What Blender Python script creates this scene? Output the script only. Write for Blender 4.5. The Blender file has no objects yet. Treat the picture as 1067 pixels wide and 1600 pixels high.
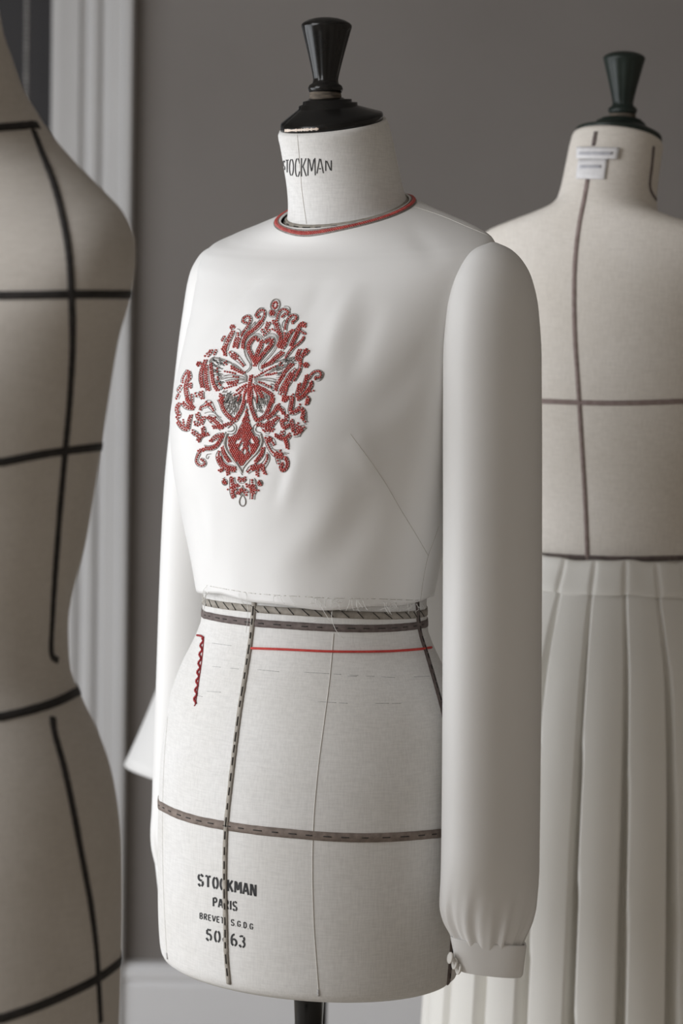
import bpy, bmesh, math, random
import numpy as np
from mathutils import Vector, Matrix, Euler
from mathutils.bvhtree import BVHTree

random.seed(7)
rng = np.random.default_rng(11)
scene = bpy.context.scene
COL = scene.collection

# ------------------------------------------------------------------ camera
FPX = 4000.0
EYE = Vector((0.023, -2.5, 1.42))
PITCH = math.atan(350.0 / FPX)
ROLL = math.radians(1.1)
cam_d = bpy.data.cameras.new('camera')
cam = bpy.data.objects.new('camera', cam_d)
COL.objects.link(cam)
cam_d.sensor_fit = 'VERTICAL'
cam_d.sensor_height = 36.0
cam_d.sensor_width = 24.0
cam_d.lens = FPX / 1600.0 * 36.0
cam_d.clip_start = 0.05
CAM_M = Matrix.Translation(EYE) @ Matrix.Rotation(math.radians(90) - PITCH, 4, 'X') @ Matrix.Rotation(ROLL, 4, 'Z')
cam.matrix_world = CAM_M
cam_d.dof.use_dof = True
cam_d.dof.focus_distance = 2.40
cam_d.dof.aperture_fstop = 5.6
scene.camera = cam

# ------------------------------------------------------------------ world, daylight, exposure
world = bpy.data.worlds.new('overcast_sky')
scene.world = world
world.use_nodes = True
bg = world.node_tree.nodes['Background']
bg.inputs['Color'].default_value = (0.80, 0.88, 1.0, 1)
bg.inputs['Strength'].default_value = 0.9

def area(name, loc, rot, sx, sy, power, color):
    d = bpy.data.lights.new(name, 'AREA')
    d.shape = 'RECTANGLE'; d.size = sx; d.size_y = sy
    d.energy = power; d.color = color
    o = bpy.data.objects.new(name, d); COL.objects.link(o)
    o.location = loc; o.rotation_euler = rot
    return o
# daylight entering through the tall window of the left wall
area('window_daylight', (-2.3, -1.60, 1.90), (0, math.radians(-90 + 16), 0), 2.0, 2.0, 61, (1.0, 1.0, 1.0))
area('far_window_daylight', (-2.3, 0.30, 0.90), (0, math.radians(-90), 0), 1.5, 1.8, 25, (0.96, 0.98, 1.0))
scene.view_settings.view_transform = 'Standard'
scene.view_settings.look = 'None'
scene.view_settings.gamma = 1.0
scene.view_settings.exposure = 0.0
scene.view_settings.use_curve_mapping = False

# ------------------------------------------------------------------ helpers
def tag(o, label=None, cat=None, group=None, kind=None):
    if label: o['label'] = label
    if cat: o['category'] = cat
    if group: o['group'] = group
    if kind: o['kind'] = kind
    return o

def empty(name, loc=(0, 0, 0), rz=0.0):
    o = bpy.data.objects.new(name, None); COL.objects.link(o)
    o.location = loc; o.rotation_euler = (0, 0, rz); o.empty_display_size = 0.05
    return o

def local_of(parent, p):
    return p

def mesh_obj(name, verts, faces, mat, parent=None, smooth=True, world_space=False):
    """verts are local to the root thing; sub-parts share their root's frame."""
    me = bpy.data.meshes.new(name)
    if world_space and parent is not None:
        inv = root_matrix(parent).inverted()
        verts = [inv @ Vector(v) for v in verts]
    me.from_pydata([tuple(v) for v in verts], [], faces)
    me.update()
    if smooth:
        me.polygons.foreach_set('use_smooth', [True] * len(me.polygons))
    o = bpy.data.objects.new(name, me); COL.objects.link(o)
    if mat: me.materials.append(mat)
    if parent: o.parent = parent
    return o

def root_matrix(o):
    m = Matrix.Identity(4)
    while o is not None:
        m = (Matrix.Translation(o.location) @ o.rotation_euler.to_matrix().to_4x4()) @ m
        o = o.parent
    return m

def pchip(xs, ys, xq):
    xs = np.asarray(xs, float); ys = np.asarray(ys, float); xq = np.asarray(xq, float)
    h = np.diff(xs); d = np.diff(ys) / h
    m = np.zeros_like(ys)
    for i in range(1, len(xs) - 1):
        if d[i - 1] * d[i] > 0:
            w1 = 2 * h[i] + h[i - 1]; w2 = h[i] + 2 * h[i - 1]
            m[i] = (w1 + w2) / (w1 / d[i - 1] + w2 / d[i])
    m[0] = d[0]; m[-1] = d[-1]
    i = np.clip(np.searchsorted(xs, xq) - 1, 0, len(xs) - 2)
    t = (xq - xs[i]) / h[i]
    return ((2*t**3 - 3*t**2 + 1) * ys[i] + (t**3 - 2*t**2 + t) * h[i] * m[i]
            + (-2*t**3 + 3*t**2) * ys[i + 1] + (t**3 - t**2) * h[i] * m[i + 1])

def loft(rings, cap0=False, cap1=False):
    n = len(rings[0]); verts = []; faces = []
    for r in rings: verts.extend(r)
    for k in range(len(rings) - 1):
        for i in range(n):
            j = (i + 1) % n
            faces.append((k*n + i, k*n + j, (k+1)*n + j, (k+1)*n + i))
    if cap0: faces.append(tuple(range(n - 1, -1, -1)))
    if cap1: faces.append(tuple((len(rings) - 1)*n + i for i in range(n)))
    return verts, faces

def lathe(profile, n=48, center=(0, 0, 0), flute=None):
    rings = []
    for (r, z) in profile:
        ring = []
        for i in range(n):
            a = 2*math.pi*i/n
            rr = r
            if flute: rr = r * flute(a, z)
            ring.append((center[0] + rr*math.cos(a), center[1] + rr*math.sin(a), center[2] + z))
        rings.append(ring)
    return loft(rings, True, True)

def box_vf(x0, x1, y0, y1, z0, z1):
    v = [(x0,y0,z0),(x1,y0,z0),(x1,y1,z0),(x0,y1,z0),(x0,y0,z1),(x1,y0,z1),(x1,y1,z1),(x0,y1,z1)]
    f = [(0,3,2,1),(4,5,6,7),(0,1,5,4),(1,2,6,5),(2,3,7,6),(3,0,4,7)]
    return v, f

def join(*vfs):
    V = []; F = []
    for v, f in vfs:
        o = len(V); V.extend(v); F.extend([tuple(i + o for i in q) for q in f])
    return V, F

def add_bevel(o, w=0.004, seg=2):
    m = o.modifiers.new('bevel', 'BEVEL'); m.width = w; m.segments = seg; m.limit_method = 'ANGLE'

def add_solid(o, t, off=-1.0):
    m = o.modifiers.new('thickness', 'SOLIDIFY'); m.thickness = t; m.offset = off

# ---- pixels of the photograph to points of a surface
def ray(px, py):
    d = CAM_M.to_3x3() @ Vector(((px - 533.5) / FPX, -(py - 800.0) / FPX, -1.0))
    return EYE, d.normalized()

class Surf:
    def __init__(self, *objs):
        V = []; F = []
        for o in objs:
            m = root_matrix(o); off = len(V)
            V.extend([m @ v.co for v in o.data.vertices])
            F.extend([tuple(i + off for i in p.vertices) for p in o.data.polygons])
        self.bvh = BVHTree.FromPolygons(V, F)
    def hit(self, px, py):
        o, d = ray(px, py)
        loc, nor, idx, dist = self.bvh.ray_cast(o, d)
        if loc is None:
            return None
        if nor.dot(d) > 0: nor = -nor
        return loc, nor
    def near(self, p):
        loc, nor, idx, dist = self.bvh.find_nearest(p)
        if nor.dot(p - loc) < 0 and dist > 1e-6: nor = -nor
        return loc, nor
    def snap(self, p, away):
        loc, nor, idx, dist = self.bvh.find_nearest(p)
        if nor.dot(away) < 0: nor = -nor
        return loc, nor

def resample(pts, step):
    pts = [Vector(p) for p in pts]
    out = [pts[0].copy()]; acc = 0.0
    L = [0.0]
    for a, b in zip(pts, pts[1:]): L.append(L[-1] + (b - a).length)
    n = max(2, int(round(L[-1] / step)) + 1)
    res = []
    k = 0
    for i in range(n):
        s = L[-1] * i / (n - 1)
        while k < len(pts) - 2 and L[k + 1] < s: k += 1
        seg = max(1e-9, L[k + 1] - L[k])
        res.append(pts[k].lerp(pts[k + 1], min(1, max(0, (s - L[k]) / seg))))
    return res

def smooth_curve(pts, sub=8):
    """Catmull-Rom through the given points (any dimension)."""
    P = [np.asarray(p, float) for p in pts]
    if len(P) < 3:
        return [tuple(P[0]*(1-t) + P[1]*t) for t in np.linspace(0, 1, sub + 1)]
    P = [2*P[0] - P[1]] + P + [2*P[-1] - P[-2]]
    out = []
    for i in range(1, len(P) - 2):
        p0, p1, p2, p3 = P[i-1], P[i], P[i+1], P[i+2]
        for t in np.linspace(0, 1, sub, endpoint=False):
            out.append(tuple(0.5*((2*p1) + (-p0+p2)*t + (2*p0-5*p1+4*p2-p3)*t*t + (-p0+3*p1-3*p2+p3)*t**3)))
    out.append(tuple(P[-2]))
    return out

def project_path(surf, pix, step=4.0, sm=True):
    if sm and len(pix) > 2: pix = smooth_curve(pix, 10)
    pts = resample([(p[0], p[1], 0) for p in pix], step)
    out = []
    for p in pts:
        h = surf.hit(p.x, p.y)
        if h: out.append(h)
    return out

def ribbon_vf(hits, width, thick=0.0006, lift=0.0003, closed=False, wob=0.0):
    n = len(hits); V = []; F = []
    P = [h[0] for h in hits]; N = [h[1] for h in hits]
    for i in range(n):
        a = P[i - 1] if (i > 0 or closed) else P[i]
        b = P[(i + 1) % n] if (i < n - 1 or closed) else P[i]
        t = (b - a).normalized(); s = t.cross(N[i]).normalized()
        w = width * 0.5 * (1 + wob*(random.random() - 0.5))
        nn = N[i]
        V += [P[i] - s*w + nn*(lift - 0.0015), P[i] - s*w + nn*(lift + thick*0.8), P[i] + nn*(lift + thick*1.2),
              P[i] + s*w + nn*(lift + thick*0.8), P[i] + s*w + nn*(lift - 0.0015)]
    m = n if closed else n - 1
    for i in range(m):
        j = (i + 1) % n
        for k in range(4):
            F.append((i*5 + k, j*5 + k, j*5 + k + 1, i*5 + k + 1))
    if not closed:
        F.append((0, 1, 2, 3, 4)); F.append(tuple((n-1)*5 + k for k in (4, 3, 2, 1, 0)))
    return V, F

def tube_vf(P, r, k=6, N=None):
    V = []; F = []; n = len(P)
    if n < 2: return V, F
    up = Vector((0.3, 0.2, 0.93))
    for i in range(n):
        t = (P[min(i + 1, n - 1)] - P[max(i - 1, 0)])
        t = t.normalized() if t.length > 1e-9 else Vector((0, 0, 1))
        u = t.cross(up)
        if u.length < 1e-4: u = t.cross(Vector((1, 0, 0)))
        u.normalize(); w = t.cross(u)
        rr = r[i] if isinstance(r, (list, tuple)) else r
        for q in range(k):
            a = 2*math.pi*q/k
            V.append(P[i] + u*(rr*math.cos(a)) + w*(rr*math.sin(a)))
    for i in range(n - 1):
        for q in range(k):
            q2 = (q + 1) % k
            F.append((i*k + q, i*k + q2, (i+1)*k + q2, (i+1)*k + q))
    F.append(tuple(range(k - 1, -1, -1))); F.append(tuple((n-1)*k + q for q in range(k)))
    return V, F

def _ico():
    bm = bmesh.new(); bmesh.ops.create_icosphere(bm, subdivisions=2, radius=1.0)
    v = [x.co.copy() for x in bm.verts]; f = [tuple(y.index for y in x.verts) for x in bm.faces]
    bm.free(); return np.array([tuple(x) for x in v]), f
ICO_V, ICO_F = _ico()
def beads_vf(points, r):
    V = []; F = []
    for p in points:
        o = len(V)
        rr = r * (0.9 + 0.2*random.random())
        V.extend((ICO_V*rr + np.array(p)).tolist())
        F.extend([tuple(i + o for i in q) for q in ICO_F])
    return V, F

# ------------------------------------------------------------------ materials
def new_mat(name):
    m = bpy.data.materials.new(name); m.use_nodes = True
    nt = m.node_tree; b = nt.nodes['Principled BSDF']
    return m, nt, b

def mat_noise(name, c0, c1, scale=8.0, rough=0.6, bump=0.0, bump_scale=200.0, detail=4.0, sheen=0.0, spec=0.5, coat=0.0, stretch=None):
    m, nt, b = new_mat(name)
    tc = nt.nodes.new('ShaderNodeTexCoord')
    mp = nt.nodes.new('ShaderNodeMapping')
    nt.links.new(tc.outputs['Object'], mp.inputs['Vector'])
    if stretch: mp.inputs['Scale'].default_value = stretch
    n = nt.nodes.new('ShaderNodeTexNoise'); n.inputs['Scale'].default_value = scale; n.inputs['Detail'].default_value = detail
    nt.links.new(mp.outputs['Vector'], n.inputs['Vector'])
    r = nt.nodes.new('ShaderNodeValToRGB')
    r.color_ramp.elements[0].position = 0.3; r.color_ramp.elements[1].position = 0.7
    r.color_ramp.elements[0].color = (*c0, 1); r.color_ramp.elements[1].color = (*c1, 1)
    nt.links.new(n.outputs['Fac'], r.inputs['Fac']); nt.links.new(r.outputs['Color'], b.inputs['Base Color'])
    b.inputs['Roughness'].default_value = rough
    b.inputs['Specular IOR Level'].default_value = spec
    b.inputs['Sheen Weight'].default_value = sheen
    b.inputs['Coat Weight'].default_value = coat
    if bump > 0:
        n2 = nt.nodes.new('ShaderNodeTexNoise'); n2.inputs['Scale'].default_value = bump_scale; n2.inputs['Detail'].default_value = 3
        nt.links.new(mp.outputs['Vector'], n2.inputs['Vector'])
        bp = nt.nodes.new('ShaderNodeBump'); bp.inputs['Strength'].default_value = bump; bp.inputs['Distance'].default_value = 0.001
        nt.links.new(n2.outputs['Fac'], bp.inputs['Height']); nt.links.new(bp.outputs['Normal'], b.inputs['Normal'])
    return m

def mat_canvas(name, c0, c1):
    """woven linen canvas: two crossed wave weaves plus slubs"""
    m, nt, b = new_mat(name)
    tc = nt.nodes.new('ShaderNodeTexCoord')
    def noise(scale, vec, det=3):
        mp = nt.nodes.new('ShaderNodeMapping'); mp.inputs['Scale'].default_value = vec
        nt.links.new(tc.outputs['Object'], mp.inputs['Vector'])
        n = nt.nodes.new('ShaderNodeTexNoise'); n.inputs['Scale'].default_value = scale; n.inputs['Detail'].default_value = det
        nt.links.new(mp.outputs['Vector'], n.inputs['Vector']); return n
    nh = noise(700, (0.12, 0.12, 1.0)); nv = noise(700, (1.0, 1.0, 0.12)); nb = noise(9, (1, 1, 1), 5)
    add = nt.nodes.new('ShaderNodeMath'); add.operation = 'ADD'
    nt.links.new(nh.outputs['Fac'], add.inputs[0]); nt.links.new(nv.outputs['Fac'], add.inputs[1])
    mul = nt.nodes.new('ShaderNodeMath'); mul.operation = 'MULTIPLY'; mul.inputs[1].default_value = 0.5
    nt.links.new(add.outputs[0], mul.inputs[0])
    r = nt.nodes.new('ShaderNodeValToRGB')
    r.color_ramp.elements[0].position = 0.34; r.color_ramp.elements[1].position = 0.62
    r.color_ramp.elements[0].color = (*[x*0.97 for x in c0], 1); r.color_ramp.elements[1].color = (*c1, 1)
    nt.links.new(mul.outputs[0], r.inputs['Fac'])
    r2 = nt.nodes.new('ShaderNodeValToRGB')
    r2.color_ramp.elements[0].position = 0.3; r2.color_ramp.elements[1].position = 0.65
    r2.color_ramp.elements[0].color = (0.93, 0.92, 0.90, 1); r2.color_ramp.elements[1].color = (1, 1, 1, 1)
    nt.links.new(nb.outputs['Fac'], r2.inputs['Fac'])
    mx = nt.nodes.new('ShaderNodeMix'); mx.data_type = 'RGBA'; mx.blend_type = 'MULTIPLY'; mx.inputs['Factor'].default_value = 1
    nt.links.new(r.outputs['Color'], mx.inputs['A']); nt.links.new(r2.outputs['Color'], mx.inputs['B'])
    nt.links.new(mx.outputs['Result'], b.inputs['Base Color'])
    bp = nt.nodes.new('ShaderNodeBump'); bp.inputs['Strength'].default_value = 0.22; bp.inputs['Distance'].default_value = 0.0006
    nt.links.new(mul.outputs[0], bp.inputs['Height']); nt.links.new(bp.outputs['Normal'], b.inputs['Normal'])
    b.inputs['Roughness'].default_value = 0.92; b.inputs['Specular IOR Level'].default_value = 0.15
    return m

M = {}
M['canvas'] = mat_canvas('white_canvas', (0.71, 0.70, 0.685), (0.79, 0.78, 0.765))
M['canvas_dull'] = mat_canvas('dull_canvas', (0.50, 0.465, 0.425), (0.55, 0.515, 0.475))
M['canvas_warm'] = mat_canvas('warm_canvas', (0.70, 0.655, 0.60), (0.78, 0.735, 0.68))
M['silk'] = mat_noise('ivory_silk', (0.81, 0.80, 0.785), (0.84, 0.83, 0.815), 6, 0.48, 0.04, 900, sheen=0.03, spec=0.3)
M['skirt'] = mat_noise('cream_wool', (0.88, 0.86, 0.81), (0.91, 0.89, 0.845), 6, 0.6, 0.05, 700, sheen=0.1, spec=0.3)
def add_translucency(m, fac, col):
    nt = m.node_tree; b = nt.nodes['Principled BSDF']; out = nt.nodes['Material Output']
    t = nt.nodes.new('ShaderNodeBsdfTranslucent'); t.inputs['Color'].default_value = (*col, 1)
    mx = nt.nodes.new('ShaderNodeMixShader'); mx.inputs['Fac'].default_value = fac
    nt.links.new(b.outputs['BSDF'], mx.inputs[1]); nt.links.new(t.outputs['BSDF'], mx.inputs[2])
    nt.links.new(mx.outputs['Shader'], out.inputs['Surface'])
add_translucency(M['skirt'], .10, (0.92, 0.87, 0.76))      # thin unlined cloth lets daylight through
M['black'] = mat_noise('black_lacquer', (0.006, 0.006, 0.006), (0.012, 0.011, 0.010), 30, 0.20, 0.05, 60, spec=0.3)
M['green_black'] = mat_noise('green_black_lacquer', (0.010, 0.016, 0.013), (0.02, 0.028, 0.023), 30, 0.38, 0.04, 60, spec=0.3)
M['rope'] = mat_noise('worn_brown_thread', (0.03, 0.024, 0.018), (0.16, 0.13, 0.10), 260, 0.85, 0.8, 400, stretch=(0.3, 0.3, 1.5))
M['bare_wood'] = mat_noise('chipped_bare_wood', (0.65, 0.52, 0.43), (0.85, 0.75, 0.66), 150, 0.8)
M['tape_brown'] = mat_noise('taupe_tape', (0.17, 0.135, 0.115), (0.27, 0.22, 0.19), 160, 0.9, 0.4, 900)
M['tape_grey'] = mat_noise('grey_olive_tape', (0.26, 0.235, 0.20), (0.40, 0.365, 0.32), 160, 0.9, 0.4, 900)
M['tape_dark'] = mat_noise('dark_brown_tape', (0.115, 0.09, 0.085), (0.19, 0.155, 0.145), 160, 0.9, 0.4, 900)
M['tape_black'] = mat_noise('black_tape', (0.012, 0.010, 0.009), (0.03, 0.026, 0.024), 120, 0.9, 0.4, 900)
M['tape_mauve'] = mat_noise('mauve_brown_tape', (0.22, 0.165, 0.15), (0.30, 0.235, 0.22), 160, 0.9, 0.3, 900)
M['thread_dark'] = mat_noise('charcoal_thread', (0.02, 0.018, 0.017), (0.055, 0.05, 0.045), 400, 0.8)
M['thread_out'] = mat_noise('pewter_metal_thread', (0.11, 0.095, 0.085), (0.36, 0.32, 0.29), 700, 0.42, spec=0.7)
M['thread_silver'] = mat_noise('silver_grey_thread', (0.30, 0.28, 0.26), (0.58, 0.55, 0.52), 700, 0.4, spec=0.7)
M['thread_white'] = mat_noise('white_thread', (0.72, 0.71, 0.68), (0.85, 0.84, 0.81), 300, 0.8)
M['thread_red'] = mat_noise('red_thread', (0.50, 0.035, 0.03), (0.66, 0.07, 0.055), 300, 0.75)
M['thread_darkred'] = mat_noise('dark_red_thread', (0.22, 0.015, 0.02), (0.42, 0.03, 0.035), 300, 0.75)
M['bead'] = mat_noise('coral_red_bead', (0.40, 0.040, 0.036), (0.60, 0.095, 0.075), 180, 0.22, coat=0.4, spec=0.6)
M['bead_dark'] = mat_noise('rust_bead', (0.24, 0.06, 0.04), (0.42, 0.16, 0.11), 300, 0.25, coat=0.4)
M['ink'] = mat_noise('black_stencil_ink', (0.018, 0.018, 0.02), (0.06, 0.06, 0.06), 260, 0.85)
M['pencil'] = mat_noise('pencil_mark', (0.34, 0.34, 0.35), (0.55, 0.54, 0.53), 500, 0.9)
M['seam'] = mat_noise('seam_line', (0.50, 0.47, 0.43), (0.60, 0.57, 0.53), 300, 0.9)
M['seam_thread'] = mat_noise('ivory_seam', (0.60, 0.58, 0.54), (0.68, 0.66, 0.62), 300, 0.8)
M['button'] = mat_noise('ivory_button', (0.80, 0.78, 0.74), (0.86, 0.84, 0.80), 30, 0.35)
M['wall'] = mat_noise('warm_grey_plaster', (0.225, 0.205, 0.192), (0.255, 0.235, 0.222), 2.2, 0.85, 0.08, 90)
M['wall_side'] = mat_noise('side_wall_paint', (0.46, 0.415, 0.365), (0.50, 0.455, 0.40), 2.0, 0.85, 0.05, 90)
M['ceiling'] = mat_noise('ceiling_paint', (0.34, 0.32, 0.30), (0.38, 0.36, 0.335), 2.0, 0.9)
M['floor'] = mat_noise('oak_floor', (0.50, 0.45, 0.39), (0.60, 0.55, 0.48), 5, 0.5, 0.1, 60, stretch=(6, 0.6, 1))
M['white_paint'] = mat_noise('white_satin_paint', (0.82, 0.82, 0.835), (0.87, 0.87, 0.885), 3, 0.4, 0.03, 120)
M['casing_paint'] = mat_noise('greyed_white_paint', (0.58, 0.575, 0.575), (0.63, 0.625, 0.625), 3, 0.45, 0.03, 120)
M['dark_glass'] = mat_noise('dark_window_glass', (0.030, 0.030, 0.034), (0.045, 0.045, 0.05), 1.2, 0.22)
M['chain'] = mat_noise('grey_chain', (0.30, 0.29, 0.28), (0.42, 0.41, 0.40), 200, 0.35)
M['label'] = mat_noise('white_woven_label', (0.72, 0.71, 0.72), (0.82, 0.81, 0.82), 120, 0.8)
M['label_ink'] = mat_noise('pale_grey_print', (0.42, 0.42, 0.46), (0.55, 0.55, 0.58), 120, 0.8)
M['metal'] = mat_noise('dark_iron', (0.02, 0.02, 0.02), (0.05, 0.05, 0.05), 30, 0.4)

# ------------------------------------------------------------------ the room
def struct(name, vf, mat, parent=None, smooth=False):
    o = mesh_obj(name, vf[0], vf[1], mat, parent, smooth)
    if parent is None: o['kind'] = 'structure'
    return o
XL, XR, YF, YB, ZC = -2.2, 2.6, -3.6, 2.1, 3.1
struct('floor', box_vf(XL - .2, XR + .2, YF - .2, YB + .2, -0.1, 0.0), M['floor'])
struct('ceiling', box_vf(XL - .2, XR + .2, YF - .2, YB + .2, ZC, ZC + .1), M['ceiling'])
struct('wall_right', box_vf(XR, XR + .15, YF, YB, 0, ZC), M['wall_side'])
struct('wall_front', box_vf(XL, XR, YF - .15, YF, 0, ZC), M['wall_side'])
# left wall with two tall window openings
WINS = ((-2.65, -0.68, 0.80, 2.95), (-0.62, 1.22, 0.10, 1.70))      # y0, y1, z0, z1
(a0, a1, p0, p1), (b0, b1, q0, q1) = WINS
struct('wall_left', join(box_vf(XL - .15, XL, YF, a0, 0, ZC), box_vf(XL - .15, XL, a1, b0, 0, ZC), box_vf(XL - .15, XL, b1, YB, 0, ZC),
                         box_vf(XL - .15, XL, a0, a1, 0, p0), box_vf(XL - .15, XL, a0, a1, p1, ZC),
                         box_vf(XL - .15, XL, b0, b1, 0, q0), box_vf(XL - .15, XL, b0, b1, q1, ZC)), M['wall_side'])
# back wall with an opening for the window behind the left dress form
BX0, BX1, BZ0, BZ1 = -1.52, -0.505, 0.55, 2.75
struct('wall_back', join(box_vf(XL, BX0, YB, YB + .15, 0, ZC), box_vf(BX1, XR, YB, YB + .15, 0, ZC),
                         box_vf(BX0, BX1, YB, YB + .15, 0, BZ0), box_vf(BX0, BX1, YB, YB + .15, BZ1, ZC)), M['wall'])
w1 = empty('window_1', (0, 0, 0)); w1['kind'] = 'structure'
g = mesh_obj('pane', *box_vf(BX0 + .02, BX1 - .0, YB + .07, YB + .08, BZ0, BZ1), M['dark_glass'], w1, False)
def casing_profile(x_in, x_out, zb, zt, nm):
    """moulded upright: flat fillet, two reeds, outer back-band"""
    s = 1 if x_out > x_in else -1
    W = abs(x_out - x_in)
    prof = [(0, 0), (0, .020), (.10, .022), (.34, .022), (.36, .016), (.42, .014), (.46, .022), (.52, .024), (.58, .022),
            (.62, .014), (.68, .016), (.70, .024), (.86, .026), (.90, .034), (.98, .034), (1, .030), (1, 0)]
    V = []; F = []
    for z in (zb, zt):
        for u, d in prof: V.append((x_in + s*W*u, YB - d, z))
    n = len(prof)
    for i in range(n - 1): F.append((i, i + 1, n + i + 1, n + i))
    F.append(tuple(range(n))); F.append(tuple(range(2*n - 1, n - 1, -1)))
    o = mesh_obj(nm, V, F, M['casing_paint'], w1, False)
    return o
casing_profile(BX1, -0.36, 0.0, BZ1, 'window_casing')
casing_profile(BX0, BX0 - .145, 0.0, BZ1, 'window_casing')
mesh_obj('window_head', *box_vf(BX0 - .145, -0.36, YB - .034, YB, BZ1, BZ1 + .145), M['white_paint'], w1, False)
mesh_obj('window_sill', *box_vf(BX0, BX1, YB - .03, YB + .1, BZ0 - .03, BZ0 + .012), M['white_paint'], w1, False)
for k, (WY0, WY1, WZ0, WZ1) in enumerate(WINS):
    w2 = empty('window_%d' % (k + 2), (0, 0, 0)); w2['kind'] = 'structure'
    for (a, b_, c, d_) in ((WY0, WY0 + .05, WZ0, WZ1), (WY1 - .05, WY1, WZ0, WZ1), (WY0 + .05, WY1 - .05, WZ0, WZ0 + .05), (WY0 + .05, WY1 - .05, WZ1 - .05, WZ1)):
        mesh_obj('window_frame', *box_vf(XL - .09, XL - .04, a, b_, c, d_), M['white_paint'], w2, False)
# baseboard along the back wall with a rounded cap
def baseboard(x0, x1):
    prof = [(0, 0), (.024, 0), (.024, .144), (.020, .152), (.026, .160), (.026, .174), (.018, .184), (0, .186)]
    V = []; F = []
    for x in (x0, x1):
        for d, z in prof: V.append((x, YB - d, z))
    n = len(prof)
    for i in range(n - 1): F.append((i, n + i, n + i + 1, i + 1))
    F.append(tuple(range(n))); F.append(tuple(range(2*n - 1, n - 1, -1)))
    return V, F
struct('baseboard_back', join(baseboard(-0.359, XR), baseboard(BX0, BX1), baseboard(XL, BX0 - .146)), M['white_paint'])
# beaded chain of the window blind
ch = mesh_obj('blind_chain', *beads_vf([(0, 0, -0.0078*i) for i in range(200)], 0.0036), M['chain'])
h0 = ray(42, 0); t = (YB - 0.06 - h0[0].y) / h0[1].y
pc = h0[0] + h0[1]*t
ch.location = (pc.x, pc.y, 2.35)
tag(ch, 'thin grey beaded blind chain hanging before the dark window pane', 'chain')

# ------------------------------------------------------------------ dress forms
NSEG = 112
# z rel. to waist, half width, front depth, back depth, tilt (back rises)
FORM = [(-.344, .150, .122, .112, 0), (-.338, .156, .130, .120, 0), (-.324, .158, .1335, .123, 0), (-.28, .160, .136, .125, 0), (-.20, .1615, .136, .126, 0), (-.14, .161, .131, .124, 0),
        (-.11, .159, .125, .120, 0), (-.078, .154, .119, .112, 0), (-.047, .142, .112, .102, 0), (-.022, .128, .105, .092, 0), (0, .1185, .101, .086, 0),
        (.03, .1165, .100, .085, 0), (.10, .133, .106, .094, 0), (.19, .148, .112, .104, 0), (.25, .151, .101, .107, 0), (.30, .155, .080, .108, 0.0),
        (.335, .162, .059, .106, .04), (.350, .165, .048, .104, .09), (.362, .163, .041, .102, .15), (.372, .153, .034, .101, .21), (.380, .128, .029, .100, .26),
        (.388, .097, .0260, .0990, .29), (.397, .0690, .0235, .0975, .31), (.408, .0575, .0200, .0950, .32), (.430, .0540, .0235, .0880, .29),
        (.452, .0530, .0305, .0805, .27), (.472, .0525, .0375, .0725, .24), (.482, .0520, .0415, .0675, .23), (.486, .0505, .0400, .0655, .23)]
FA = np.array(FORM)
# the left form: lower, broader shoulders and a neck leaning further forward
FL_ = np.array([r for r in FORM if r[0] < .24] + [(.25, .160, .099, .108, 0), (.280, .172, .086, .109, .02), (.300, .1755, .076, .109, .04), (.318, .173, .066, .108, .07), (.336, .158, .055, .106, .12), (.354, .128, .043, .103, .18),
       (.372, .096, .033, .099, .24), (.388, .0740, .028, .094, .28), (.402, .0620, .028, .087, .30), (.428, .0545, .040, .070, .28), (.448, .0535, .049, .060, .27), (.466, .0530, .059, .051, .26), (.482, .0530, .064, .046, .26), (.486, .0515, .0625, .0445, .26)])
def form_ring(table, z, n=NSEG, grow=0.0, bust=0.012, asym=0.0):
    a = float(pchip(table[:, 0], table[:, 1], z)) + grow
    f = float(pchip(table[:, 0], table[:, 2], z)) + grow
    b = float(pchip(table[:, 0], table[:, 3], z)) + grow
    T = float(pchip(table[:, 0], table[:, 4], z))
    ring = []
    c = min(1, max(0, (z - .27)/.12)); c = c*c*(3 - 2*c)*(b - f)*.5      # the neck section is centred on itself
    f += c; b -= c
    for i in range(n):
        p = 2*math.pi*i/n
        x = a*math.cos(p); s = math.sin(p)
        if x < 0: x *= 1 - asym*min(1, max(0, (z - .20)/.10))*min(1, max(0, (.41 - z)/.03))
        y = -f*abs(s)**0.96 if s < 0 else b*abs(s)**0.96
        if s < 0 and bust:
            y -= bust*math.exp(-((abs(x) - .075)/.036)**2 - ((z - .175)/.055)**2) * min(1, -s*2.5)
        y += c
        zz = z + T*(y - c)
        ring.append((x, y, zz))
    return ring

FZ = np.concatenate([np.linspace(-.344, -.31, 9)[:-1], np.linspace(-.31, .33, 70)[:-1], np.linspace(.33, .42, 40)[:-1], np.linspace(.42, .486, 18)])

def rot2(p, tilt, c):
    return p

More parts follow.
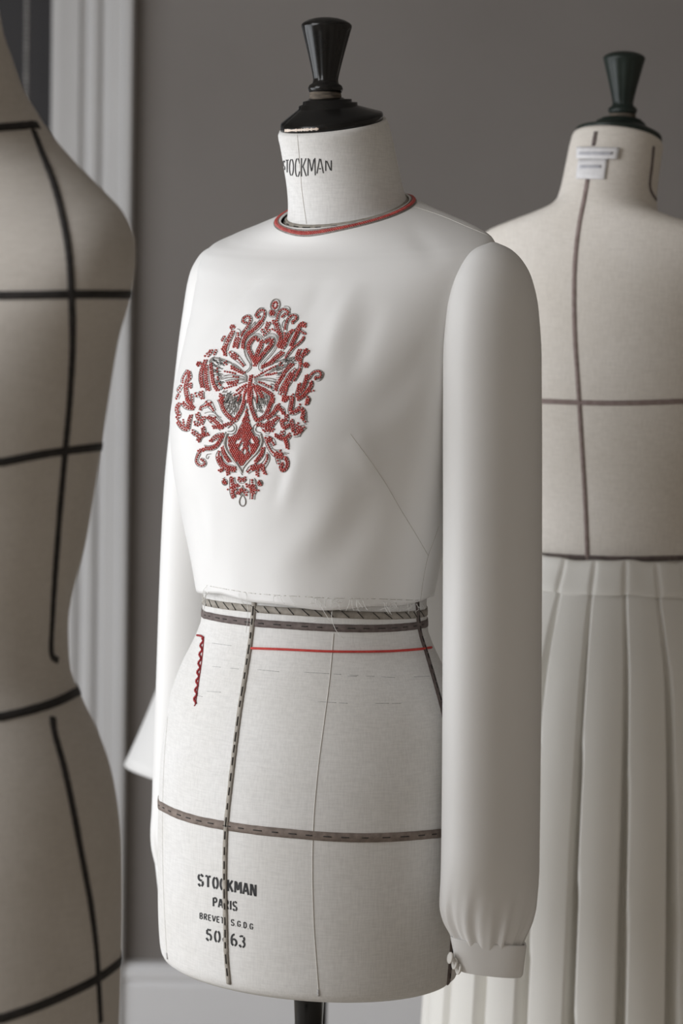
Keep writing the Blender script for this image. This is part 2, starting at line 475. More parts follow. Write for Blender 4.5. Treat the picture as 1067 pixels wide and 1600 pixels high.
def make_form(label, loc, alpha, canvas, lacquer, group, asym=0.0, table=None, capdy=0.0):
    root = empty('dress_form', loc, alpha)
    tag(root, label, 'dress form', group)
    rings = [form_ring(FA if table is None else table, z, asym=asym) for z in FZ]
    V, F = loft(rings, True, True)
    torso = mesh_obj('torso', V, F, canvas, root)
    # neck cap, tilted like the top of the neck
    T = .23; zc = .4865; yc = .0105 + capdy
    cap_prof = [(1.0, -.001), (1.0, .004), (.985, .0058), (.90, .0080), (.60, .0150), (.575, .0155), (.570, .0185), (.48, .0192), (.475, .0220), (.36, .0226), (.33, .024)]
    rr = []
    for r, h in cap_prof:
        ring = []
        for i in range(64):
            p = 2*math.pi*i/64
            # discs become round and centred towards the top
            k = (1 - r)/.67
            rx = .0505*r; ry = .0485*r
            x = rx*math.cos(p); y = ry*math.sin(p)
            ring.append((x, y + yc - .010*k, zc + T*(1 - .55*k)*y + h))
        rr.append(ring)
    cap = mesh_obj('neck_cap', *loft(rr, True, True), lacquer, root)
    zt = zc + .0215; ky = yc - .011
    col = mesh_obj('finial_collar', *lathe([(.012, -.004), (.0150, -.002), (.0158, .003), (.0150, .008), (.013, .009)], 48, (0, ky, zt)), M['rope'], root)
    fl = lambda a, z: 1 - (.035 if .018 < z < .068 else 0)*abs(math.sin(6*a))**3
    prof = [(.010, .006), (.0158, .008), (.0170, .0115), (.0158, .0145), (.0128, .0165), (.0122, .019)]
    for k in range(17):
        u = k/16; prof.append((.0122 + .0118*u**1.1, .021 + .048*u))
    prof += [(.0244, .0703), (.0243, .0723), (.0225, .0742), (.018, .0767), (.012, .0784), (.005, .0794), (.001, .0796)]
    fin = mesh_obj('finial', *lathe(prof, 96, (0, ky, zt), fl), lacquer, root)
    # turned knob, pole and foot under the torso
    zb = -loc[2]
    kp = [(.012, -.343), (.0205, -.344), (.0205, -.352), (.0185, -.355), (.0235, -.360), (.0240, -.366), (.019, -.374), (.015, -.380), (.014, -.40), (.0135, -.46), (.0125, zb + .06)]
    mesh_obj('pole', *lathe(kp[::-1], 40), lacquer, root)
    mesh_obj('foot', *lathe([(.001, zb), (.17, zb), (.17, zb + .012), (.15, zb + .022), (.05, zb + .035), (.03, zb + .06), (.013, zb + .075)], 48), M['metal'], root)
    return root, torso, cap

ALPHA = math.radians(-36)
FORMS = 'canvas dress forms'
main, main_t, main_cap = make_form('white canvas dress form in the middle wearing the embroidered blouse', (0, 0, 1.092), ALPHA, M['canvas'], M['black'], FORMS, .10)
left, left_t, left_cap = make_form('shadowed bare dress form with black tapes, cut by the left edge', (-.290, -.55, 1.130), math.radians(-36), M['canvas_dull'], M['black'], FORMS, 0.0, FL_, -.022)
right, right_t, right_cap = make_form('cream dress form seen from behind, wearing the pleated skirt', (.340, .50, 1.112), math.radians(152), M['canvas_warm'], M['green_black'], FORMS)
hid, hid_t, hid_cap = make_form('canvas dress form hidden behind the blouse, under the flared white garment', (.003, .92, .985), math.radians(-30), M['canvas_warm'], M['black'], FORMS)
bpy.context.view_layer.update()

S_main = Surf(main_t); S_left = Surf(left_t); S_right = Surf(right_t)

def stitches(name, hits, mat, parent, gap=0.012, ln=0.005, w=0.0009, lift=.0012, slant=0.0, off=0.0):
    """dark running stitches along a tape"""
    P = resample([h[0] for h in hits], 0.0015); k = 0; vfs = []
    N = []
    j = 0
    for p in P:
        d = min(range(len(hits)), key=lambda q: (hits[q][0] - p).length_squared)
        N.append(hits[d][1])
    per = max(2, int(gap/.0015)); on = max(1, int(ln/.0015))
    i = 1
    while i + on < len(P) - 1:
        j0 = random.randint(0, 2); o = on + random.randint(-1, 1)
        seg = []
        e = min(i + max(1, o), len(P) - 1)
        for q in range(i, e + 1):
            t = (P[min(q + 1, len(P) - 1)] - P[q - 1]).normalized()
            s = t.cross(N[q]).normalized()
            u = (q - i)/max(1, e - i) - .5
            seg.append(P[q] + N[q]*lift + s*(off + slant*u))
        if len(seg) > 1: vfs.append(tube_vf(seg, w*.5, 5))
        i += per + j0
    if not vfs: return None
    o = mesh_obj(name, *join(*vfs), mat, parent, world_space=True)
    o['kind'] = 'stuff'
    return o

def tape(root, surf, name, pix, width, mat, thick=.0006, label=None, st=None, sm=True, step=4, lift=.0003, wob=.12):
    hits = project_path(surf, pix, step, sm)
    o = mesh_obj(name, *ribbon_vf(hits, width, thick, lift, wob=wob), mat, root, world_space=True)
    if label: o['label'] = label
    if st:
        st = dict(st); m = st.pop('mat', M['thread_dark'])
        stitches('stitches', hits, m, o, **st)
    return o, hits

def ring_tape(root, surf, torso, name, pix, width, mat, label=None, st=None, thick=.0006, lift=.0003):
    """tape seen in the photo along pix, continued right round the form"""
    hits = project_path(surf, pix, 4)
    inv = root_matrix(root).inverted()
    loc = [inv @ h[0] for h in hits]
    ph = [math.atan2(p.y, p.x) for p in loc]
    ph = list(np.unwrap(ph))
    zs = [p.z for p in loc]
    if ph[-1] < ph[0]: ph = ph[::-1]; zs = zs[::-1]
    rest = 2*math.pi - (ph[-1] - ph[0])
    out = []
    m = root_matrix(root)
    n = 150
    for i in range(n):
        a = ph[0] + 2*math.pi*i/n
        if a <= ph[-1]: z = float(np.interp(a, ph, zs))
        else:
            u = (a - ph[-1])/rest; z = zs[-1]*(1 - u) + zs[0]*u
        far = m @ Vector((math.cos(a)*.3, math.sin(a)*.3, z))
        axis = m @ Vector((0, 0, z))
        l, nn, idx, d = surf.bvh.ray_cast(far, (axis - far).normalized())
        if l is None: continue
        if nn.dot(far - axis) < 0: nn = -nn
        out.append((l, nn))
    o = mesh_obj(name, *ribbon_vf(out, width, thick, lift, closed=True, wob=.06), mat, root, world_space=True)
    if label: o['label'] = label
    if st:
        st = dict(st); mm = st.pop('mat', M['thread_dark'])
        stitches('stitches', hits, mm, o, **st)
    return o, hits

# ---- tapes of the middle form
ring_tape(main, S_main, main_t, 'hip_tape', [(249, 1258), (275, 1271), (310, 1282), (352, 1290), (400, 1297), (450, 1302), (510, 1307), (570, 1309), (630, 1307), (690, 1302)], .0085, M['tape_brown'],
          'taupe tape across the hips', dict(gap=.018, ln=.009, w=.0011))
ring_tape(main, S_main, main_t, 'waist_tape', [(320, 961), (350, 967), (397, 973), (450, 977), (520, 981), (590, 982), (640, 979), (664, 975)], .0072, M['tape_dark'],
          'dark brown tape round the waist', dict(gap=.014, ln=.007, w=.001))
ring_tape(main, S_main, main_t, 'upper_waist_tape', [(321, 941), (350, 946), (397, 951), (450, 955), (520, 959), (590, 962), (640, 961), (663, 958)], .0072, M['tape_grey'],
          'grey tape just under the blouse hem', dict(gap=.013, ln=.009, w=.0009, slant=.006))
tape(main, S_main, 'center_front_tape', [(398, 920), (397, 950), (392, 1000), (383, 1060), (375, 1110), (366, 1180), (359, 1240), (354, 1290), (352, 1340), (352, 1400), (353, 1440), (354, 1490), (358, 1537)], .0048, M['tape_grey'],
     label='narrow grey tape down the centre front', st=dict(gap=.013, ln=.008, w=.0012, lift=.0020), lift=.0009)
tape(main, S_main, 'side_seam_tape', [(651, 940), (655, 985), (667, 1025), (680, 1070), (692, 1115), (703, 1180), (708, 1260), (709, 1340), (708, 1420), (704, 1490), (698, 1556)], .0050, M['tape_dark'],
     label='narrow dark tape down the side seam', st=dict(gap=.010, ln=.007, w=.0012, lift=.0020), lift=.0009)
# neck base tape, tucked under the blouse neckline
mR = root_matrix(main)
hits = []
for v in form_ring(FA, .4035, 160, 0.0, 0.0, .10):
    l, nn = S_main.snap(mR @ Vector(v), mR.to_3x3() @ Vector((v[0], v[1] - .04, 0)))
    hits.append((l, nn))
o = mesh_obj('neckline_tape', *ribbon_vf(hits, .0062, .0006, .0006, closed=True, wob=.06), M['tape_grey'], main, world_space=True); o['label'] = 'grey tape round the base of the neck'
stitches('stitches', hits, M['thread_dark'], o, gap=.014, ln=.008, w=.001, lift=.0016)
# red thread and zigzag
def tube_on(surf, pix, r, lift, step=3, sm=True):
    hits = project_path(surf, pix, step, sm)
    return tube_vf([h[0] + h[1]*lift for h in hits], r, 6), hits
vf, hh = tube_on(S_main, [(393, 1013), (450, 1015), (520, 1018), (600, 1018), (650, 1015), (673, 1012)], .0012, .0008)
o = mesh_obj('red_thread', *vf, M['thread_red'], main, world_space=True); o['label'] = 'taut red thread below the waist'
vf, hh = tube_on(S_main, [(309, 993), (315, 994), (319, 997)], .0011, .0009)
zz = []
ys = np.linspace(998, 1100, 60)
for i, y in enumerate(ys):
    zz.append((317 - (y - 998)*.118 + 1.9*math.sin(i*.78), y))
vf2, hh2 = tube_on(S_main, zz, .0011, .0009, 1.5, False)
vf3, hh3 = tube_on(S_main, [(319, 998), (316, 1030), (311, 1065), (306, 1099), (304, 1103)], .0005, .0006)
o = mesh_obj('red_zigzag_thread', *join(vf, vf2, vf3), M['thread_darkred'], main, world_space=True); o['label'] = 'twisted red thread down the hip'
# seams of the canvas and pencil marks
def seam(root, surf, pix, mat, r=.0004, lift=.0001, name='seam'):
    vf, hh = tube_on(surf, pix, r, lift)
    return mesh_obj(name, *vf, mat, root, world_space=True)
seam(main, S_main, [(521, 990), (515, 1060), (506, 1130), (497, 1200), (490, 1280), (488, 1360), (490, 1440), (494, 1500), (498, 1552)], M['seam_thread'], .00045, .0002)
seam(main, S_main, [(464, 206), (468, 250), (472, 300), (479, 350)], M['seam'], .0003)
seam(main, S_main, [(262, 1120), (256, 1200), (254, 1300), (256, 1400), (261, 1494)], M['seam'], .0002)
for pix in ([(497, 1546), (498, 1556)], [(261, 1489), (262, 1498)]):
    vf, hh = tube_on(S_main, pix, .0011, .0001)
    mesh_obj('dart_notch', *vf, M['pencil'], main, world_space=True)
for k, (x0, x1, y0, y1) in enumerate([(325, 368, 1004, 1010), (330, 380, 1041, 1046), (470, 620, 1050, 1059), (400, 440, 1046, 1050), (540, 575, 1056, 1058), (640, 680, 1058, 1056),
                                      (495, 560, 1096, 1100), (585, 640, 1099, 1099), (300, 318, 1085, 1089), (320, 350, 1080, 1082)]):
    n = max(1, int((x1 - x0)/22)); vfs = []
    for q in range(n):
        a = x0 + (x1 - x0)*(q + random.random()*.2)/n; b = a + (x1 - x0)/n*(.4 + .5*random.random())
        f0 = (a - x0)/(x1 - x0); f1 = (b - x0)/(x1 - x0)
        v, hh = tube_on(S_main, [(a, y0 + (y1 - y0)*f0), (b, y0 + (y1 - y0)*f1)], .00025, .00005)
        vfs.append(v)
    mesh_obj('pencil_mark', *join(*vfs), M['pencil'], main, world_space=True)
# chipped edge of the neck cap
S_cap = Surf(main_cap)
hits = project_path(S_cap, [(445, 204.0), (460, 203.6), (480, 202.5), (498, 201.5)], 1.5)
if len(hits) > 3:
    mesh_obj('chipped_edge', *ribbon_vf(hits, .0022, .0002, .0002, wob=.9), M['bare_wood'], main_cap, world_space=True)

# ------------------------------------------------------------------ stencil lettering
def arc(cx, cy, rx, ry, a0, a1, n=10):
    return [(cx + rx*math.cos(math.radians(a0 + (a1 - a0)*i/(n - 1))), cy + ry*math.sin(math.radians(a0 + (a1 - a0)*i/(n - 1)))) for i in range(n)]
# glyphs in a unit box, y up; every stroke is a polyline, the gaps are the stencil bridges
G = {
 'S': [arc(.5, .73, .36, .25, 20, 95, 6), arc(.5, .73, .36, .25, 115, 270, 10) + arc(.5, .25, .36, .24, 90, 60, 3), arc(.5, .25, .36, .25, 45, -70, 9), arc(.5, .25, .36, .25, -95, -165, 6)],
 'T': [[(.06, .95), (.40, .95)], [(.60, .95), (.94, .95)], [(.5, .98), (.5, .02)]],
 'O': [arc(.5, .5, .38, .47, 100, 260, 14), arc(.5, .5, .38, .47, 80, -80, 14)],
 'C': [arc(.52, .5, .40, .47, 105, 255, 14), arc(.52, .5, .40, .47, 80, 25, 7), arc(.52, .5, .40, .47, -80, -25, 7)],
 'K': [[(.16, .98), (.16, .02)], [(.86, .97), (.34, .50)], [(.42, .52), (.90, .03)]],
 'M': [[(.08, .02), (.12, .98)], [(.24, .92), (.50, .25)], [(.54, .30), (.78, .92)], [(.88, .98), (.93, .02)]],
 'A': [[(.06, .02), (.42, .98)], [(.54, .96), (.94, .02)], [(.34, .32), (.62, .32)]],
 'N': [[(.12, .02), (.12, .98)], [(.26, .94), (.78, .08)], [(.88, .02), (.88, .98)]],
 'P': [[(.18, .98), (.18, .02)], [(.32, .96), (.55, .96)] + arc(.55, .73, .30, .23, 80, -90, 8) + [(.32, .50)]],
 'R': [[(.18, .98), (.18, .02)], [(.32, .96), (.55, .96)] + arc(.55, .74, .28, .22, 80, -90, 8) + [(.32, .52)], [(.50, .46), (.88, .02)]],
 'I': [[(.5, .98), (.5, .02)]],
 'B': [[(.18, .98), (.18, .02)], [(.32, .96), (.52, .96)] + arc(.52, .75, .28, .21, 80, -90, 8) + [(.32, .54)], [(.32, .48), (.55, .48)] + arc(.55, .26, .31, .22, 80, -90, 8) + [(.32, .04)]],
 'E': [[(.18, .98), (.18, .02)], [(.32, .95), (.85, .95)], [(.32, .5), (.75, .5)], [(.32, .05), (.85, .05)]],
 'V': [[(.06, .98), (.44, .04)], [(.56, .06), (.94, .98)]],
 'G': [arc(.52, .5, .40, .46, 100, 250, 14), arc(.52, .5, .40, .46, 80, 30, 6), arc(.52, .5, .40, .46, -75, -20, 6) + [(.90, .44), (.60, .44)]],
 'D': [[(.18, .98), (.18, .02)], [(.32, .95), (.5, .95)] + arc(.46, .5, .40, .45, 80, -80, 12) + [(.32, .05)]],
 '.': [[(.38, .06), (.62, .06)]],
 '5': [[(.22, .93), (.80, .93)], [(.22, .90), (.22, .55)], arc(.46, .31, .36, .27, 130, -60, 14), arc(.46, .31, .36, .27, -90, -160, 5)],
 '0': [arc(.5, .5, .36, .47, 105, 255, 14), arc(.5, .5, .36, .47, 75, -75, 14)],
 '4': [[(.60, .97), (.10, .30)], [(.08, .27), (.56, .27)], [(.70, .97), (.70, .03)], [(.50, .03), (.90, .03)]],
 '6': [arc(.62, .50, .50, .47, 95, 215, 12), arc(.50, .29, .36, .27, 160, -80, 14), arc(.50, .29, .36, .27, -105, -180, 6)],
 '3': [arc(.42, .72, .34, .23, 150, 60, 6), arc(.42, .72, .36, .22, 45, -80, 9), arc(.42, .28, .40, .26, 70, -75, 12), arc(.42, .28, .38, .26, -100, -160, 5)],
}
def flat_stroke(surf, pts, wpx, lift=.00025):
    """ink stroke in photo pixels laid on the surface"""
    P = resample([(x, y, 0) for x, y in pts], 1.1)
    n = len(P); V = []; F = []
    for i in range(n):
        t = (P[min(i + 1, n - 1)] - P[max(i - 1, 0)]).normalized()
        s = Vector((-t.y, t.x, 0))
        row = []
        for k in (-1, 1):
            q = P[i] + s*(k*wpx*.5)
            h = surf.hit(q.x, q.y)
            if not h: row = None; break
            row.append(h[0] + h[1]*lift)
        if row is None: continue
        V += row
    for i in range(len(V)//2 - 1):
        F.append((2*i, 2*i + 1, 2*i + 3, 2*i + 2))
    return V, F
def letter(surf, ch, quad, w):
    """quad: TL, TR, BR, BL in photo pixels"""
    TL, TR, BR, BL = [np.array(q, float) for q in quad]
    vfs = []
    for st in G[ch]:
        pts = []
        for u, v in st:
            top = TL*(1 - u) + TR*u; bot = BL*(1 - u) + BR*u
            pts.append(tuple(bot*(1 - v) + top*v))
        vf = flat_stroke(surf, pts, w)
        if vf[1]: vfs.append(vf)
    return join(*vfs)
def lettering(root, surf, text, TL, TR, BR, BL, w, widths=None, gap=.22):
    wd = [(widths or {}).get(c, 1.0) for c in text]
    tot = sum(wd) + gap*(len(text) - 1); x = 0
    TL, TR, BR, BL = [np.array(q, float) for q in (TL, TR, BR, BL)]
    for c, ww in zip(text, wd):
        u0 = x/tot; u1 = (x + ww)/tot; x += ww + gap
        if c == ' ': continue
        q = [TL + (TR - TL)*u0, TL + (TR - TL)*u1, BL + (BR - BL)*u1, BL + (BR - BL)*u0]
        o = mesh_obj('stencil_letter', *letter(surf, c, q, w), M['ink'], root, world_space=True, smooth=False)
def cp(x, y): return (280 + x/5.928, 1340 + y/5.928)
lettering(main, S_main, 'STOCKMAN', cp(172, 150), cp(714, 250), cp(714, 362), cp(172, 258), 3.3, {'M': 1.15, 'I': .4})
lettering(main, S_main, 'PARIS', cp(310, 366), cp(538, 410), cp(538, 496), cp(310, 450), 2.6, {'I': .35})
lettering(main, S_main, 'BREVETE S.G.D.G', cp(188, 508), cp(684, 612), cp(684, 670), cp(188, 565), 1.7, {'.': .35, ' ': .3})
lettering(main, S_main, '50463', cp(245, 655), cp(617, 728), cp(617, 838), cp(245, 765), 3.0)
NK = [('S', 441.0, 446.0, 251, 267), ('T', 446.3, 451.5, 249.3, 270), ('O', 451.5, 459.5, 248, 275.5), ('C', 460.5, 469, 246.5, 277.5), ('K', 469.5, 479.5, 246.5, 276.5),
      ('M', 480.0, 493.5, 246.5, 275), ('A', 494.5, 506, 247.5, 271.5), ('N', 507.5, 518.8, 250.5, 267.5)]
for c, x0, x1, y0, y1 in NK:
    sl = -.02
    mesh_obj('stencil_letter', *letter(S_main, c, [(x0, y0), (x1, y0 - .3), (x1, y1 - .5), (x0, y1)], 1.7), M['ink'], main, world_space=True, smooth=False)

# ------------------------------------------------------------------ tapes of the left form
LB = M['tape_black']
ring_tape(left, S_left, left_t, 'chest_tape', [(4, 462), (60, 461), (110, 460), (170, 460), (228, 461)], .0062, LB, 'black tape across the upper chest')
ring_tape(left, S_left, left_t, 'bust_tape', [(4, 722), (60, 711), (100, 705), (150, 699), (186, 696)], .0060, LB, 'black tape under the bust')
ring_tape(left, S_left, left_t, 'waist_tape', [(4, 1120), (50, 1109), (90, 1096), (126, 1078)], .0066, LB, 'black tape at the waist')
ring_tape(left, S_left, left_t, 'hip_tape', [(4, 1591), (60, 1572), (120, 1546), (160, 1524), (204, 1490)], .0070, LB, 'black tape across the hips')
tape(left, S_left, 'neck_tape', [(-30, 203), (2, 199), (30, 197), (52, 195), (60, 196)], .0062, LB, label='black tape at the base of the neck')
tape(left, S_left, 'princess_tape', [(52, 203), (66, 240), (85, 290), (99, 345), (108, 400), (112, 470), (113, 540), (109, 620), (102, 700), (94, 790), (87, 880), (82, 960), (80, 1020), (90, 1032)], .0052, LB, label='black tape running down from the neck')
tape(left, S_left, 'hip_side_tape', [(82, 1120), (85, 1145), (100, 1200), (115, 1270), (128, 1340), (141, 1410), (150, 1480), (154, 1540), (157, 1598)], .0054, LB, label='black tape running down over the hip')
# ------------------------------------------------------------------ tapes and labels of the right form
RM = M['tape_mauve']
tape(right, S_right, 'center_back_tape', [(918, 280), (913, 310), (905, 350), (899, 400), (897, 450), (898, 520), (903, 600), (908, 680), (914, 780), (918, 880)], .0050, RM, label='mauve brown tape down the centre back')
tape(right, S_right, 'neck_tab', [(931, 206), (929, 216), (927, 228)], .0046, M['tape_dark'], label='short dark tape below the neck cap')
tape(right, S_right, 'neck_side_tape', [(1021, 229), (1018, 260), (1015, 290), (1020, 305), (1030, 318)], .0046, M['tape_dark'], label='dark tape down the side of the neck')
ring_tape(right, S_right, right_t, 'back_tape', [(851, 627), (905, 629), (960, 630), (1010, 629), (1064, 627)], .0056, RM, 'mauve brown tape across the back')
ring_tape(right, S_right, right_t, 'waist_tape', [(851, 868), (905, 871), (960, 873), (1010, 873), (1050, 872)], .0058, M['tape_dark'], 'dark brown tape at the waist')
def patch(root, surf, name, quad, mat, lift, thick=.0008, nx=10, ny=4):
    TL, TR, BR, BL = [np.array(q, float) for q in quad]
    V = []; F = []; outer = []
    for j in range(ny + 1):
        for i in range(nx + 1):
            u = i/nx; v = j/ny
            q = (TL*(1-u) + TR*u)*(1-v) + (BL*(1-u) + BR*u)*v
            h = surf.hit(*q); V.append(h[0] + h[1]*lift)
    for j in range(ny):
        for i in range(nx):
            a = j*(nx + 1) + i; F.append((a, a + nx + 1, a + nx + 2, a + 1))
    o = mesh_obj(name, V, F, mat, root, world_space=True)
    add_solid(o, thick, 0)
    return o
l1 = patch(right, S_right, 'neck_label', [(904, 231), (968, 232), (964, 250), (903, 249)], M['label'], .0030); l1['label'] = 'upper white woven label on the neck'
l2 = patch(right, S_right, 'neck_label', [(905, 250), (949, 249), (945, 281), (901, 280)], M['label'], .0018); l2['label'] = 'lower white woven label on the neck'
patch(right, S_right, 'faded_print', [(908, 239), (958, 239), (956, 244), (907, 244)], M['label_ink'], .0036, .0002).parent = l1
patch(right, S_right, 'faded_print', [(908, 259), (940, 259), (939, 264), (907, 264)], M['label_ink'], .0024, .0002).parent = l2
# ------------------------------------------------------------------ the blouse
blouse = empty('blouse', (0, 0, 1.092), ALPHA)
tag(blouse, 'cropped white silk blouse with red beaded embroidery and long sleeves', 'blouse')
BL_T = np.array([(.030, .1215, .108, .092, 0), (.06, .128, .113, .095, 0), (.10, .138, .119, .099, 0), (.15, .149, .123, .104, 0), (.19, .155, .1215, .108, 0), (.225, .158, .115, .110, 0), (.25, .159, .108, .111, 0),
                 (.30, .163, .087, .112, 0), (.335, .170, .0655, .110, .04), (.350, .1755, .0555, .1085, .09), (.362, .1750, .0475, .1065, .15), (.372, .168, .0405, .105, .21), (.381, .146, .0350, .1035, .26), (.389, .117, .0310, .1015, .295), (.397, .0880, .0285, .0985, .32), (.404, .0640, .0265, .0960, .33)])
def fabric_noise(p):
    return 0.0
BZ = np.concatenate([np.linspace(.030, .33, 90)[:-1], np.linspace(.33, .404, 44)])
NB_SEG = 180
rings = []
for z in BZ:
    ring = form_ring(BL_T, z, NB_SEG, 0.0, 0.0, .10)
    out = []
    for (x, y, zz) in ring:
        if y < 0:
            s = min(1, -y/.05)
            y -= .010*math.exp(-((abs(x) - .078)/.044)**2 - ((z - .185)/.060)**2) * s
            # cloth spans between the two bust points
            y -= .004*math.exp(-(x/.05)**2 - ((z - .185)/.06)**2) * s
        if z < .1:
            k = (0.1 - z)/.07
            a = math.atan2(y, x)
            m = 1 + k*(.010*math.sin(a*5 + .6) + .006*math.sin(a*11 + 2))
            x *= m; y *= m
            zz += (.0024*math.sin(a*3 + 1) + .0012*math.sin(a*9)) * max(0, (0.06 - z)/.03)
        out.append((x, y, zz))
    rings.append(out)
V, F = loft(rings)
bod = mesh_obj('bodice', V, F, M['silk'], blouse)
S_b0 = Surf(bod)
# soft drag lines and creases of the cloth, as real relief
def fold(o, surf, a, b, amp, w, mid=None):
    pix = [a, mid, b] if mid else [a, b]
    hits = project_path(surf, pix, 6)
    if len(hits) < 2: return
    inv = root_matrix(o).inverted()
    P = np.array([tuple(inv @ h[0]) for h in hits]); Nn = np.array([tuple(inv.to_3x3() @ h[1]) for h in hits])
    fade = np.sin(np.linspace(.12, math.pi - .12, len(P)))
    for v in o.data.vertices:
        c = np.array(v.co)
        d2 = ((P - c)**2).sum(1); i = int(d2.argmin())
        if d2[i] < (3*w)**2:
            k = amp*fade[i]*math.exp(-d2[i]/(w*w))
            v.co = v.co + Vector(Nn[i]*k)
for f in [((425, 425), (325, 520), -.0018, .008, (375, 465)), ((440, 450), (350, 545), .0016, .009, (395, 488)), ((560, 440), (505, 580), .0030, .011, (530, 505)), ((590, 470), (545, 600), -.0028, .012, (565, 540)),
          ((510, 430), (470, 520), -.0016, .010, None), ((690, 520), (560, 665), -.0022, .016, (620, 610)), ((470, 690), (440, 800), .0016, .008, None), ((455, 700), (428, 790), -.0016, .006, None),
          ((545, 740), (430, 890), .0024, .016, (490, 830)), ((590, 760), (500, 900), -.0026, .018, (545, 845)), ((330, 760), (330, 900), .0012, .012, None), ((300, 760), (322, 880), -.0010, .008, None),
          ((548, 680), (590, 740), .0022, .012, None), ((640, 350), (690, 420), -.0012, .012, None), ((560, 690), (690, 690), -.002, .014, None)]:
    fold(bod, S_b0, f[0], f[1], f[2], f[3], f[4])
bod.data.update()
S_b = Surf(bod)
add_solid(bod, .0010, 1.0)

def make_sleeve(side, path, gather=True):
    """path rows: z, centre lateral L, centre y, half front-back p, half lateral q"""
    T = np.array(sorted(path)); n = 120
    zs = np.concatenate([np.linspace(T[0, 0], T[0, 0] + .06, 40)[:-1], np.linspace(T[0, 0] + .06, .30, 50)[:-1], np.linspace(.30, T[-1, 0], 42)])
    rings = []
    for z in zs:
        L, cy, p, q = [float(pchip(T[:, 0], T[:, c], z)) for c in (1, 2, 3, 4)]
        u = max(0, 1 - (z - T[0, 0])/.075)
        ring = []
        for i in range(n):
            a = 2*math.pi*i/n
            k = 1 + u**1.7*(.070*math.sin(13*a + 1.3*math.sin(2*a)) + .045*math.sin(21*a + 1.7)) 
            k += .018*u*math.sin(4*a + z*30) 
            k += .010*math.sin(2*a + z*7 + side)*min(1, max(0, (.33 - z)/.1))
            x = side*q*k*math.cos(a); y = p*k*math.sin(a)*side
            w = max(0, 1 - (z - T[0, 0])/.10); w = w*w*(3 - 2*w)
            if side > 0 and w > 0:
                # the empty sleeve end lies flat, its broad side in the plane of the cuff
                g = (p*p*.346 + q*q*.654)**.5; A = g*k*math.cos(a - .9); B = .45*g*k*math.sin(a - .9)
                x = x*(1 - w) + w*(A*.809 - B*.588); y = y*(1 - w) + w*(A*.588 + B*.809)
            ring.append((L + x, cy + y, z + (.003*math.sin(a*2)*u)))
        rings.append(ring)
    V, F = loft(rings, False, True)
    if side < 0: pass
    o = mesh_obj('sleeve', V, F, M['silk'], blouse)
    return o
near_path = [(-.2905, .2160, -.010, .037, .024), (-.280, .2160, -.010, .042, .027), (-.266, .2140, -.008, .050, .034), (-.25, .2120, -.005, .0555, .038), (-.22, .2100, .000, .058, .040), (-.12, .206, .004, .058, .040), (0, .201, .008, .058, .0405), (.12, .194, .014, .058, .041), (.20, .189, .018, .0580, .0415), (.263, .185, .021, .0575, .0415),
             (.31, .1825, .023, .0530, .0390), (.340, .181, .025, .0440, .0330), (.358, .180, .026, .032, .0240), (.368, .1795, .026, .019, .0140), (.3735, .1795, .026, .003, .002)]
far_path = [(-.284, -.208, .062, .040, .026), (-.278, -.208, .063, .043, .028), (-.262, -.208, .066, .050, .033), (-.24, -.207, .068, .055, .036), (-.20, -.206, .070, .057, .037), (-.10, -.200, .068, .058, .038), (0, -.193, .064, .058, .039), (.12, -.181, .056, .057, .040), (.20, -.169, .050, .055, .040), (.263, -.160, .044, .052, .038),
            (.31, -.154, .038, .046, .034), (.340, -.152, .034, .038, .029), (.356, -.151, .032, .028, .022), (.365, -.151, .031, .017, .013), (.3695, -.151, .031, .003, .002)]
slN = make_sleeve(1, near_path); slN['label'] = 'near sleeve hanging at the right'
slF = make_sleeve(-1, far_path); slF['label'] = 'far sleeve half hidden behind the form'

def make_cuff(sleeve, L, cy, A, B, z0, z1, dx, dy, tilt=0.0, taper=.88, shift=0.0):
    """flat band: half length A along (dx, dy), half thickness B"""
    n = 96; rings = []
    h = z1 - z0
    for f, g, t in ((0, .97, 1), (.06, 1.0, 1.0), (.35, 1.0, 1.0), (.7, 1.0, 1.0), (.94, 1.0, 1.0), (1.0, .98, 1), (.97, .94, .8), (.4, .93, .75), (.05, .93, .75)):
        z = z0 + h*f; k = g*(taper + (1 - taper)*f)
        ring = []
        for i in range(n):
            a = 2*math.pi*i/n
            ca, sa = math.cos(a), math.sin(a)
            u = A*k*math.copysign(abs(ca)**.8, ca) + shift*(1 - f); v = B*t*g*math.copysign(abs(sa)**.8, sa)
            ring.append((L + dx*u - dy*v, cy + dy*u + dx*v, z + tilt*u))
        rings.append(ring)
    return mesh_obj('cuff', *loft(rings), M['silk'], sleeve)
cfN = make_cuff(slN, .2160, -.010, .0362, .0150, -.3115, -.2800, .809, .588, -.09, .86, .002)
cfF = make_cuff(slF, -.208, .062, .0360, .0190, -.316, -.281, .809, .588)
S_cf = Surf(cfN)
for (x, y) in ((705, 1497), (712, 1506), (718, 1514)):
    h = S_cf.hit(max(x, 716), y) or S_cf.hit(722, y)
    if not h: continue
    n = h[1]; c = h[0] + n*.001
    o_, d_ = ray(x, y)
    c = o_ + d_*((c - o_).length)
    V, F = lathe([(.0005, 0), (.0048, 0), (.0055, .0008), (.0055, .0018), (.0046, .0024), (.0036, .0017), (.0005, .0016)], 24)
    q = Vector((0, 0, 1)).rotation_difference(Vector((-.93, -.30, .2)).normalized())
    V = [c + q @ Vector(v) for v in V]
    mesh_obj('button', V, F, M['button'], slN, world_space=True)

